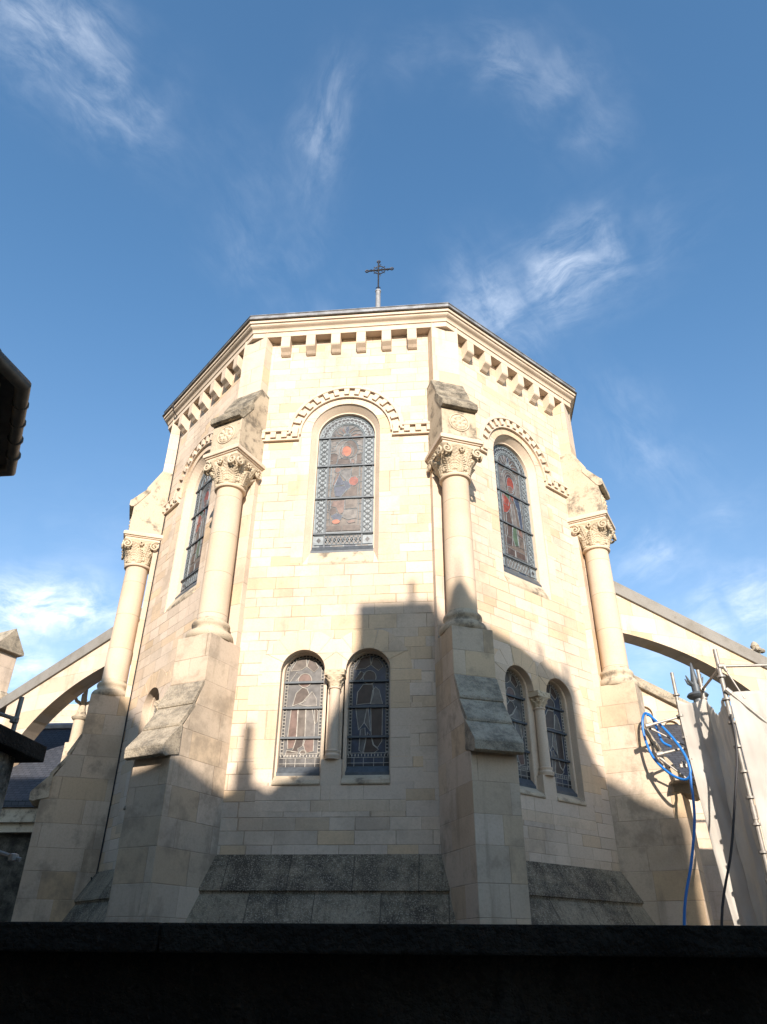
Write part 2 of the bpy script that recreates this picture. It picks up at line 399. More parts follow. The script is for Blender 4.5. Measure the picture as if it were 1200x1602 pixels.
def ring_seg(mb, r0, r1, y0, y1, a0, a1, cx=0.0, cz=0.0, n=6, clampx=None):
    rows = []
    for i in range(n+1):
        a = a0+(a1-a0)*i/n; c, s_ = math.cos(a), math.sin(a)
        q = [(cx+r0*c, y0, cz+r0*s_), (cx+r1*c, y0, cz+r1*s_), (cx+r1*c, y1, cz+r1*s_), (cx+r0*c, y1, cz+r0*s_)]
        if clampx: q = [(clampx(x), y, z) for x, y, z in q]
        rows.append(q)
    mb.loft(rows, True, True)

def upper_surround():
    mb = MB(); k = 9                      # smooth voussoir ring under the hood
    for i in range(k):
        g = .004
        ring_seg(mb, .933, 1.22, -6.606-.002*(i % 2), -6.55, PI*i/k+g, PI*(i+1)/k-g, 0, 13.72, 5)
    zz = [9.72, 10.3, 11.0, 11.55, 12.15, 12.75, 13.3, 13.715]
    for s_ in (-1, 1):                    # jamb stones of uneven length
        for i in range(len(zz)-1):
            w = (.30, .52)[(i + (s_ > 0)) % 2]
            a, b = sorted((s_*.933, s_*(.933+w))); mb.box((a, -6.603-.002*(i % 2), zz[i]+.004), (b, -6.55, zz[i+1]-.004))
    return mb

def hood():
    mb = MB(); cz = 13.62
    def band(r0, r1, ap):
        ring_seg(mb, r0, r1, -ap, -6.55, 0, PI, 0, cz, 40)
    band(1.225, 1.27, 6.675); band(1.265, 1.50, 6.655); band(1.49, 1.545, 6.735); band(1.54, 1.60, 6.70)
    k = 15
    for i in range(k):
        a = PI*(i+.5)/k; ring_seg(mb, 1.29, 1.492, -6.725+random.uniform(0, .006), -6.60, a-.050, a+.050, 0, cz, 2)
    for s_ in (-1, 1):
        a, b = sorted((s_*1.26, s_*2.33))
        mb.box((a, -6.678, 13.45), (b, -6.55, 13.505)); mb.box((a+.002, -6.657, 13.50), (b-.002, -6.55, 13.72))
        a2, b2 = sorted((s_*1.52, s_*2.33))
        mb.box((a2, -6.738, 13.715), (b2, -6.55, 13.765)); mb.box((a2, -6.703, 13.762), (b2, -6.55, 13.82))
        for j in range(4):
            c = s_*(1.37+.30*j); mb.box((c-.075, -6.728, 13.52), (c+.075, -6.60, 13.716))
    return mb

# ----- glass
def fill(mb, pts, y, mi=0):
    vs = [Vector((x, z, 0)) for x, z in pts]
    mb.add([(p.x, y, p.y) for p in vs], tessellate_polygon([vs]), mi)
def ell(cx, cz, rx, rz, n=22, a0=0, a1=2*PI):
    return [(cx+rx*math.cos(a0+(a1-a0)*i/n), cz+rz*math.sin(a0+(a1-a0)*i/n)) for i in range(n+(0 if abs(a1-a0-2*PI) < 1e-6 else 1))]

def figure_upper(kind):
    """(colour, polygon) in metres, x from centre, z from sill"""
    P = []
    P.append(('tan', [(-.46, .58), (.44, .58), (.44, 3.5), (-.46, 3.5)]))
    if kind == 0:
        P += [('grey', [(-.44, 2.65), (.42, 2.65), (.42, 3.45), (-.44, 3.45)]),
              ('brown', [(-.45, 2.62), (-.25, 2.66), (-.22, 2.95), (-.3, 3.02), (-.45, 3.02)]), ('brown', [(.26, 2.62), (.43, 2.62), (.43, 2.98), (.28, 2.96)]),
              ('brown', ell(.1, 3.16, .22, .3)), ('tan', ell(.0, 3.07, .2, .26)), ('orange', ell(.0, 3.08, .14, .18)),
              ('umber', [(-.29, 2.6), (-.22, 2.8), (-.08, 2.88), (.06, 2.85), (.16, 2.7), (.2, 2.6)]), ('rose', ell(.17, 2.74, .065, .08)),
              ('grey', [(-.4, 1.6), (-.28, 2.3), (-.3, 2.55), (-.4, 2.56)]), ('rose', ell(-.22, 2.47, .09, .09)),
              ('slate', [(-.17, 2.42), (.0, 2.5), (.16, 2.48), (.13, 2.2), (.06, 2.08), (-.13, 2.32)]),
              ('tan', [(.16, 2.55), (.36, 2.55), (.36, 2.24), (.25, 2.17), (.15, 2.3)]), ('rose', [(-.34, 2.0), (-.2, 2.4), (-.16, 2.35), (-.28, 1.98)]),
              ('blue', [(-.30, 1.95), (-.16, 2.32), (-.02, 2.0)]), ('blue', [(.0, 2.12), (.1, 2.05), (.14, 1.92), (.05, 1.75), (-.02, 2.0), (-.06, 2.1)]),
              ('red', ell(.22, 2.1, .13, .15)), ('blue', [(-.30, 1.93), (-.02, 1.96), (.04, 1.84), (-.1, 1.62), (-.25, 1.64)]),
              ('brown', [(.06, 1.82), (.16, 1.95), (.33, 1.9), (.33, 1.62), (-.06, 1.62)]),
              ('rose', [(-.3, 1.5), (.0, 1.52), (.0, 1.15), (-.12, 1.08), (-.22, 1.3), (-.36, 1.34)]), ('dark', [(-.42, 1.5), (-.36, 1.5), (-.36, 1.24), (-.42, 1.22)]),
              ('tan', [(.03, 1.53), (.34, 1.53), (.33, 1.26), (.02, 1.24)]), ('grey', [(.0, 1.22), (.33, 1.23), (.32, .96), (.1, .92), (-.05, 1.0)]),
              ('umber', ell(-.3, 1.18, .1, .11)), ('blue', [(-.34, 1.04), (-.2, 1.12), (-.05, 1.05), (-.08, .92), (-.24, .9)]), ('orange', ell(-.2, .87, .1, .065)),
              ('rose', [(.08, .88), (.25, .92), (.3, .84), (.12, .8)]), ('brown', [(-.43, .6), (-.06, .6), (-.05, .74), (-.42, .75)]), ('brown', [(-.03, .6), (.42, .6), (.42, .74), (-.02, .76)])]
    else:
        P += [('grey', [(-.44, 2.5), (.42, 2.5), (.42, 3.45), (-.44, 3.45)]), ('tan', ell(.0, 2.98, .26, .42)), ('umber', ell(0, 2.98, .2, .33)), ('red', ell(.02, 2.98, .15, .25)), ('rose', ell(0, 2.78, .12, .12)),
              ('green', [(-.34, 2.2), (-.3, 2.6), (-.14, 2.72), (-.04, 2.6), (-.14, 2.2)]), ('blue', [(.05, 2.62), (.22, 2.66), (.34, 2.5), (.38, 2.1), (.2, 2.2)]),
              ('red', [(-.38, 1.9), (-.4, 2.5), (-.3, 2.56), (-.12, 2.42), (-.02, 2.3), (-.1, 2.1), (-.22, 1.95)]), ('red', [(-.1, 2.62), (.1, 2.65), (.12, 2.48), (.02, 2.42)]),
              ('grey', [(-.06, 2.28), (.06, 2.35), (.14, 1.6), (-.02, 1.5)]), ('blue', [(.2, 2.25), (.38, 2.15), (.38, 1.5), (.28, 1.56)]), ('brown', [(-.28, 1.9), (-.12, 2.04), (-.04, 1.6), (-.1, 1.2), (-.3, 1.2)]),
              ('green', [(-.06, 1.6), (.1, 1.55), (.12, 1.0), (-.02, .95), (-.1, 1.2)]), ('rose', [(.14, 1.62), (.28, 1.62), (.36, 1.3), (.18, 1.36)]), ('tan', [(.13, 1.3), (.36, 1.25), (.36, .98), (.14, .96)]),
              ('brown', [(-.43, .6), (-.06, .6), (-.05, .8), (-.42, .84)]), ('brown', [(-.02, .6), (.42, .6), (.42, .8), (-.02, .82)]), ('umber', [(-.38, .9), (-.14, .92), (-.12, 1.15), (-.36, 1.16)])]
    return P

def upper_glass(kind, parent):
    Y = -6.30; Z0 = 10.16; hw, zs = .775, 3.53
    g = MB(); keys = ['lattice', 'g_dark']+['g_'+k for k in GL if k != 'dark']; ix = {k: i for i, k in enumerate(keys)}
    fill(g, [(x, z) for x, z in arch(hw, Z0, Z0+zs)], Y, 0)
    cm = MB(); random.seed(5+kind)
    def line(pts, r=.008, closed=False):
        p = [(x, Y-.010, Z0+z) for x, z in pts]
        if closed: p.append(p[0])
        cm.tube(p, r, 4, 0)
    def dia(x, z, a, b, rot=0):
        c, s_ = math.cos(rot), math.sin(rot)
        q = [(a, 0), (0, b), (-a, 0), (0, -b)]
        fill(g, [(x+c*u-s_*v, Z0+z+s_*u+c*v) for u, v in q], Y-.004, ix['g_dark'])
    # side borders
    for s_ in (-1, 1):
        x = s_*.61
        for k in range(19):
            z = .62+k*.155
            dia(x, z, .055, .058)
            for dx in (-.075, .075): dia(x+dx, z+.078, .026, .045)
            cm.tube([(x-.1, Y-.008, Z0+z-.078), (x+.1, Y-.008, Z0+z+.078)], .009, 4); cm.tube([(x+.1, Y-.008, Z0+z-.078), (x-.1, Y-.008, Z0+z+.078)], .009, 4)
        for xo in (.725, .495, .46): line([(s_*xo, .55), (s_*xo, zs)], .013)
    # arch border + lunette
    for k in range(17):
        a = PI*(k+.5)/17; dia(.62*math.cos(a), zs+.62*math.sin(a), .05, .062, a)
        a2 = PI*k/17
        for rr in (.545, .70): dia(rr*math.cos(a2), zs+rr*math.sin(a2), .036, .022, a2)
    for rr in (.725, .50, .46): line([(rr*math.cos(PI*i/30), zs+rr*math.sin(PI*i/30)) for i in range(31)], .014)
    lun = [(.44*math.cos(PI*i/24), Z0+zs+.02+.42*math.sin(PI*i/24)) for i in range(25)]
    fill(g, lun, Y-.003, ix['g_slate'])
    for k in range(7):
        a = PI*(k+.5)/7
        fill(g, [(x, Z0+zs+.03+z) for x, z in [(.12*math.cos(a-.1), .12*math.sin(a-.1)), (.38*math.cos(a-.12), .36*math.sin(a-.12)), (.38*math.cos(a+.12), .36*math.sin(a+.12)), (.12*math.cos(a+.1), .12*math.sin(a+.1))]], Y-.006, ix[('g_rose', 'g_tan', 'g_brown', 'g_blue')[k % 4]])
        line([(.05*math.cos(a), zs+.03+.05*math.sin(a)), (.26*math.cos(a+.2), zs+.03+.26*math.sin(a+.2)), (.42*math.cos(a-.1), zs+.03+.40*math.sin(a-.1))], .012)
    line(ell(0, zs+.06, .1, .09), .012, True)
    # figure
    for i, (c, poly) in enumerate(figure_upper(kind)):
        fill(g, [(x, Z0+z) for x, z in poly], Y-.004-.0005*(i+1), ix['g_'+c])
        if i: line(poly, .0085, True)
    # canopy scallops above the head
    for k in range(9):
        a = PI*k/8; line([(.30*math.cos(a), 3.12+.36*math.sin(a)), (.42*math.cos(a), 3.1+.42*math.sin(a))], .010)
    line([(.31*math.cos(PI*i/20), 3.12+.36*math.sin(PI*i/20)) for i in range(21)], .012)
    # filler quarry lines
    for s_ in (-1, 1):
        for k in range(12): line([(s_*.46, .7+k*.23), (s_*.36, .7+k*.23+random.uniform(-.03, .03))], .008)
        line([(s_*.37, .6), (s_*.385, 2.6)], .008)
    # bottom band
    fill(g, [(-.5, Z0+.2), (.5, Z0+.2), (.5, Z0+.47), (-.5, Z0+.47)], Y-.004, ix['g_grey'])
    for k in range(9):
        dia(-.44+k*.11, .335, .042, .075); line([(-.5+k*.11, .22), (-.385+k*.11, .45)], .01); line([(-.5+k*.11, .45), (-.385+k*.11, .22)], .01)
    for s_ in (-1, 1): dia(s_*.62, .335, .06, .075)
    for z in (.12, .2, .47): line([(-.74, z), (.74, z)], .013)
    for k in range(4): fill(g, [(x, Z0+z) for x, z in [(-.6+k*.32, .13), (-.32+k*.32, .13), (-.32+k*.32, .18), (-.6+k*.32, .18)]], Y-.004, ix[('g_blue', 'g_grey')[k % 2]])
    go = g.build('stained_glass', keys, parent); co = cm.build('lead_came', 'lattice', parent)
    for z in (.51, 1.57, 2.59, zs): MB().box((-.78, Y-.05, Z0+z-.02), (.78, Y-.018, Z0+z+.02)).build('saddle_bar', 'bar', parent)
    for s_ in (-1, 1): MB().box((s_*.475-.02, Y-.028, Z0+.1), (s_*.475+.02, Y-.016, Z0+zs)).build('glazing_bar', 'bar', parent)
    MB().extr_x([(-6.32, 10.30), (-6.42, 10.14), (-6.42, 10.06), (-6.26, 10.06), (-6.26, 10.30)], -.79, .79).build('zinc_sill', 'bar', parent)
    MB().extr_x([(-6.604, 9.66), (-6.612, 9.72), (-6.42, 10.085), (-6.36, 10.09), (-6.36, 9.66)], -.80, .80).build('sill', 'sill', parent, bev=.006)
    return go

def figure_lower(kind):
    if kind == 0:
        return [('rose', ell(.0, 1.93, .155, .17)), ('brown', [(-.24, 1.33), (-.18, 1.62), (-.05, 1.76), (.06, 1.72), (.12, 1.6), (-.02, 1.42), (-.16, 1.36)]),
                ('grey', [(-.1, 1.36), (.03, 1.44), (.18, 1.66), (.28, 1.5), (.3, 1.33), (.1, 1.32)]), ('rose', [(-.30, .58), (-.26, 1.30), (-.12, 1.30), (-.1, .62), (-.16, .38), (-.28, .36)]),
                ('tan', [(-.11, .62), (-.1, 1.29), (.06, 1.30), (.08, .6)]), ('grey', [(.08, .6), (.07, 1.30), (.2, 1.28), (.28, .9), (.28, .62)]),
                ('brown', [(.26, 1.28), (.34, 1.2), (.33, .95), (.29, .9)]), ('umber', [(-.16, .36), (-.1, .6), (.06, .6), (.04, .42), (-.06, .36), (-.04, .28), (-.2, .3)]),
                ('rose', [(.06, .44), (.1, .6), (.28, .6), (.28, .3), (.12, .26)]), ('tan', ell(.06, .27, .07, .06)), ('tan', [(-.33, .2), (-.1, .2), (-.04, .28), (-.3, .33)])]
    return [('umber', ell(.0, 1.97, .15, .165)), ('umber', [(-.28, 1.33), (-.26, 1.62), (-.14, 1.8), (.08, 1.8), (.1, 1.6), (.04, 1.36)]), ('grey', [(.03, 1.34), (.08, 1.66), (.14, 1.74), (.22, 1.66), (.3, 1.34)]),
            ('slate', [(-.22, .75), (-.3, 1.3), (-.04, 1.3), (-.1, .92)]), ('grey', [(-.1, .92), (-.02, 1.28), (.04, .72), (-.06, .86)]), ('umber', [(.06, .6), (.04, 1.3), (.3, 1.3), (.29, .5), (.2, .36), (.12, .42)]),
            ('slate', [(-.2, .3), (-.18, .76), (-.08, .8), (-.06, .5), (-.12, .26)]), ('umber', [(-.06, .5), (-.02, .7), (.06, .6), (.1, .42), (.22, .32), (.12, .24), (-.1, .24)])]

def lower_glass(kind, cx, parent):
    Y = -6.30; Z0 = 4.87; hw, zs = .455, 2.19
    keys = ['g_dark', 'lattice', 'came']+['g_'+k for k in GL if k != 'dark']; ix = {k: i for i, k in enumerate(keys)}
    g = MB(); cm = MB(); random.seed(31+kind)
    fill(g, arch(hw, Z0, Z0+zs, c=cx), Y, 0)
    inner = [(x, z) for x, z in arch(.365, Z0+.16, Z0+zs, c=cx)]
    fill(g, inner, Y-.002, ix['g_blue'] if kind else ix['g_slate'])
    # border of pale dots
    def line(pts, r=.008, closed=False):
        p = [(cx+x, Y-.010, Z0+z) for x, z in pts]
        if closed: p.append(p[0])
        cm.tube(p, r, 4)
    for s_ in (-1, 1):
        for k in range(25):
            z = .42+k*.074; line([(s_*.385, z), (s_*.425, z)], .012)
        line([(s_*.375, .36), (s_*.375, zs)], .006); line([(s_*.437, .36), (s_*.437, zs)], .006)
    for k in range(15):
        a = PI*(k+.5)/15; line([(.385*math.cos(a), zs+.385*math.sin(a)), (.425*math.cos(a), zs+.425*math.sin(a))], .012)
    for rr in (.375, .437): line([(rr*math.cos(PI*i/24), zs+rr*math.sin(PI*i/24)) for i in range(25)], .006)
    for k in range(13): line([(-.42+k*.07, .375), (-.42+k*.07, .325)], .012)
    for z in (.395, .305, .19): line([(-.44, z), (.44, z)], .006)
    for x in (-.3, -.1, .12, .33): line([(x, .3), (x, .07)], .006)
    zf = .33
    # head canopy
    for i, poly in enumerate([[(-.34, 2.24), (-.2, 2.5), (.0, 2.56), (.02, 2.34), (-.1, 2.26)], [(.03, 2.34), (.08, 2.52), (.2, 2.47), (.3, 2.3), (.2, 2.2)], [(-.34, 1.98), (-.2, 2.2), (-.1, 2.14), (-.22, 1.98)]]):
        fill(g, [(cx+x, Z0+z) for x, z in poly], Y-.0035, ix[('g_tan', 'g_brown', 'g_slate')[i]] if not kind else ix['g_umber']); line(poly, .007, True)
    for i, (c, poly) in enumerate(figure_lower(kind)):
        poly = [(x, .16+z*.96) for x, z in poly]
        fill(g, [(cx+x, Z0+z) for x, z in poly], Y-.004-.0005*(i+1), ix['g_'+c]); line(poly, .008, True)
    g.build('stained_glass', keys, parent); cm.build('lead_came', 'came', parent)
    for z in (.73, 1.38, 1.96): MB().box((cx-.46, Y-.055, Z0+z-.022), (cx+.46, Y-.018, Z0+z+.022)).build('saddle_bar', 'bar', parent)
    MB().extr_x([(-6.32, Z0+.12), (-6.43, Z0-.02), (-6.43, Z0-.10), (-6.27, Z0-.10), (-6.27, Z0+.12)], cx-.465, cx+.465).build('zinc_sill', 'bar', parent)

def spiral(cx, cz, r0, turns, y, sgn, n=26):
    return [(cx+sgn*(r0*(1-.85*i/n))*math.cos(2*PI*turns*i/n+PI/2), y, cz+(r0*(1-.85*i/n))*math.sin(2*PI*turns*i/n+PI/2)) for i in range(n+1)]

def leaf_capital(rb, half, h, n=200, m=72):
    """bell that turns from a circle to a square, carved with two tiers of acanthus leaves"""
    rings = []
    for j in range(m+1):
        s_ = j/m; ring = []
        p_ = 2+5*max(0, s_-.3)**1.3*1.9
        rad = rb+(half-rb)*(.30*s_+.70*s_**2.2)
        for i in range(n):
            a = 2*PI*i/n; c, q = math.cos(a), math.sin(a)
            sq = 1/((abs(c)**p_+abs(q)**p_)**(1/p_))
            r = rad*sq; dsp = 0
            for (cnt, off, s0, s1, amp, hwid) in ((8, 0, 0.0, .56, 1.0, .36), (8, PI/8, .12, .86, .8, .33)):
                k = round((a-off)/(2*PI/cnt)); da = a-off-k*2*PI/cnt
                if s0 <= s_ <= s1:
                    b = (s_-s0)/(s1-s0); wd = hwid*(math.sin(PI*min(1, b*.82+.12))**.6)*(1+.13*math.sin(b*34))
                    x = abs(da)/max(wd, 1e-3)
                    if x < 1:
                        body = (1-x**2.2)**.5
                        rib = .5+.5*math.cos((b*7.5-x*2.0)*2*PI)
                        d_ = amp*rb*((.09+.27*b**2.6)*body+.085*rib*min(1, x*3)*(1-x**4)+(.07 if x < .12 else 0))
                        dsp = max(dsp, d_)
            if s_ > .93: dsp *= .2
            r += dsp
            ring.append((r*c, r*q, s_*h))
        rings.append(ring)
    mb = MB(); mb.loft(rings, True, True)
    return mb

def twin_reveal(parent):
    mb = MB(); o = twin_outline()
    mb.loft([[(x, -6.6, z) for x, z in o], [(x, -6.58, z) for x, z in o], [(x, -6.40, z) for x, z in o]], True)
    # inner order per light
    for s_ in (-1, 1):
        rings = []
        for hw, zb, ap in ((.56, 4.55, 6.42), (.468, 4.78, 6.42), (.455, 4.80, 6.40), (.452, 4.86, 6.24)):
            rings.append([(x, -ap, z) for x, z in arch(hw, zb, 7.02, c=s_*TWC)])
        mb.loft(rings, True)
    # middle pier and pedestal
    mb.box((-.205, -6.42, 5.0), (.205, -6.24, 7.02)); mb.box((-.215, -6.606, 4.56), (.215, -6.25, 5.08))
    o = mb.build('twin_window', 'smooth', parent)
    for s_ in (-1, 1):
        a, b = (s_*TWC-.497, s_*TWC+.275) if s_ < 0 else (s_*TWC-.275, s_*TWC+.497)
        a, b = (-1.232, -.219) if s_ < 0 else (.219, 1.232)
        MB().extr_x([(-6.63, 4.57), (-6.64, 4.60), (-6.62, 4.66), (-6.35, 4.845), (-6.35, 4.57)], a, b).build('sill', 'sill', o, bev=.008)
    return o

def twin_surround():
    mb = MB()
    for s_ in (-1, 1):
        k = 7
        cl = (lambda x: min(x, -.004)) if s_ < 0 else (lambda x: max(x, .004))
        for i in range(k): ring_seg(mb, .503, .98, -6.608-.003*(i % 2), -6.56, PI*i/k+.009, PI*(i+1)/k-.009, s_*TWC, 7.0, 5, cl)
        zz = [4.62, 5.12, 5.75, 6.25, 6.68, 6.99]
        for i in range(len(zz)-1):
            w = (.42, .68)[(i+(s_ > 0)) % 2]; a, b = sorted((s_*(TWC+.503), s_*(TWC+.503+w)))
            mb.box((a, -6.603-.002*(i % 2), zz[i]+.004), (b, -6.56, zz[i+1]-.004))
    mb.box((-.6, -6.6045, 4.06), (-.004, -6.56, 4.565)); mb.box((.004, -6.6045, 4.06), (1.55, -6.56, 4.565)); mb.box((-1.55, -6.6045, 4.06), (-.608, -6.56, 4.565))
    return mb

def corbel_mesh():
    prof = [(-6.56, 17.125), (-6.865, 17.125), (-6.865, 16.74)]
    prof += [(-6.845, 16.70), (-6.80, 16.665), (-6.74, 16.62), (-6.68, 16.555), (-6.64, 16.53), (-6.56, 16.52)]
    return MB().extr_x(prof, -.135, .135)

def cornice_mesh():
    prof = [(6.55, 17.12), (6.87, 17.12), (6.87, 17.29), (6.90, 17.30), (6.91, 17.36), (6.93, 17.40), (6.99, 17.44), (7.02, 17.47), (7.03, 17.53), (7.07, 17.535), (7.075, 17.615), (6.4, 17.62)]
    return MB().loft([[(-a*T22, -a, z) for a, z in prof], [(a*T22, -a, z) for a, z in prof]], True, True)
def leadedge_mesh():
    prof = [(6.5, 17.672), (7.10, 17.672), (7.11, 17.68), (7.095, 17.69), (7.085, 17.80), (7.11, 17.82), (7.10, 17.845), (6.5, 17.86)]
    mb = MB().loft([[(-a*T22, -a, z) for a, z in prof], [(a*T22, -a, z) for a, z in prof]], True, True)
    for i in range(-4, 5):
        x = i*.66+.1; mb.box((x-.02, -7.106, 17.69), (x+.035, -7.08, 17.735))
    return mb
def plinth_mesh():
    prof = [(6.55, 3.27), (6.62, 3.27), (6.975, 2.66), (6.985, 2.615), (6.955, 2.60), (6.945, 2.55), (6.955, 2.545), (7.24, 2.05), (7.30, 1.9), (7.30, -.02), (6.55, -.02)]
    return MB().loft([[(-a*T22, -a, z) for a, z in prof], [(a*T22, -a, z) for a, z in prof]], True, True)

ANG = R(45)
fw = facet_wall().build('apse_wall', 'wall', church)
fc = cornice_mesh().build('cornice', 'trim', church)
for i in range(6):
    cmb = corbel_mesh(); o = cmb.build('corbel', 'trim', fc, bev=.008) if i == 0 else first.copy()
    if i == 0: first = o
    else: col.objects.link(o); o.parent = fc
    o.location = (-1.85+.74*i, 0, 0)
leadedge_mesh().build('lead_edge', 'lead', fc)
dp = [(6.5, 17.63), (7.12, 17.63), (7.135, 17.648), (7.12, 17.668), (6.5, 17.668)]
MB().loft([[(-a*T22, -a, z) for a, z in dp], [(a*T22, -a, z) for a, z in dp]], True, True).build('gap_shadow_strip', 'gutter_gap_dark', fc)  # dark strip painting in the shadow of the gap below the lead
fp = plinth_mesh().build('plinth', 'plinth', church)
fh = hood().build('hood_moulding', 'trim', church, bev=.006)
uw = upper_reveal().build('arched_window', 'smooth', church)
upper_surround().build('stone_surround', 'pier', uw); upper_glass(0, uw)
uw2 = upper_reveal().build('arched_window', 'smooth', church, rot=ANG)
copy_tree([c for c in uw.children if c.name.startswith('stone_surround')][0], uw2); upper_glass(1, uw2)
tw = twin_reveal(church)
twin_surround().build('stone_surround', 'pier', tw)
lower_glass(0, -TWC, tw); lower_glass(1, TWC, tw)
cn = MB(); cn.lathe([(.17, 0), (.17, .03), (.185, .05), (.185, .08), (.15, .10), (.145, .13), (.16, .15), (.16, .18), (.128, .20), (.122, .8), (.118, 1.50), (.14, 1.51), (.145, 1.535), (.12, 1.555)], 24, (0, -6.53, 5.08))
cn.build('colonnette', 'smooth', tw, smooth=True)
sc_ = leaf_capital(.118, .19, .24, 96, 40).build('capital', 'carved', tw, smooth='all', loc=(0, -6.53, 6.63))
ab = MB(); ab.box((-.225, -6.72, 6.865), (.225, -6.30, 6.995))
for i in range(5): ab.box((-.22+.095*i, -6.732, 6.90+.045*(i % 2)), (-.165+.095*i, -6.715, 6.945+.045*(i % 2)))
ab.build('abacus', 'carved', tw, bev=.006)
for k in (-1, 1):
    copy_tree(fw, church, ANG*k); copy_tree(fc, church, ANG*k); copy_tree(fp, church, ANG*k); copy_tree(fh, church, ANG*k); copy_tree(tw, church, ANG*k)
copy_tree(uw2, church, -ANG)
for k in (-2, 2):
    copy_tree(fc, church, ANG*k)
    MB().add([(-AP*T22, -AP, 0), (AP*T22, -AP, 0), (AP*T22, -AP, 17.12), (-AP*T22, -AP, 17.12)], [(0, 1, 2, 3)]).build('apse_wall', 'wall', church, rot=ANG*k)
MB().box((-6.598, 2.73, 0), (6.598, 18, 17.6)).build('choir_wall', 'wall', church)
# roof: low faceted cone over the apse and a ridge behind
rf = MB(); er = 7.05/math.cos(R(22.5))
pts = [(er*math.sin(ANG*(k-.5)), -er*math.cos(ANG*(k-.5)), 17.84) for k in (-2, -1, 0, 1, 2, 3)]
rf.add(pts+[(0, 0, 23.4)], [(i, i+1, 6) for i in range(5)])
rf.add([pts[0], pts[5], (7.05, 18, 17.84), (-7.05, 18, 17.84), (0, 0, 23.4), (0, 18, 23.4)], [(1, 2, 5, 4), (3, 0, 4, 5), (2, 3, 5)])
rf.build('roof', 'zinc', church)

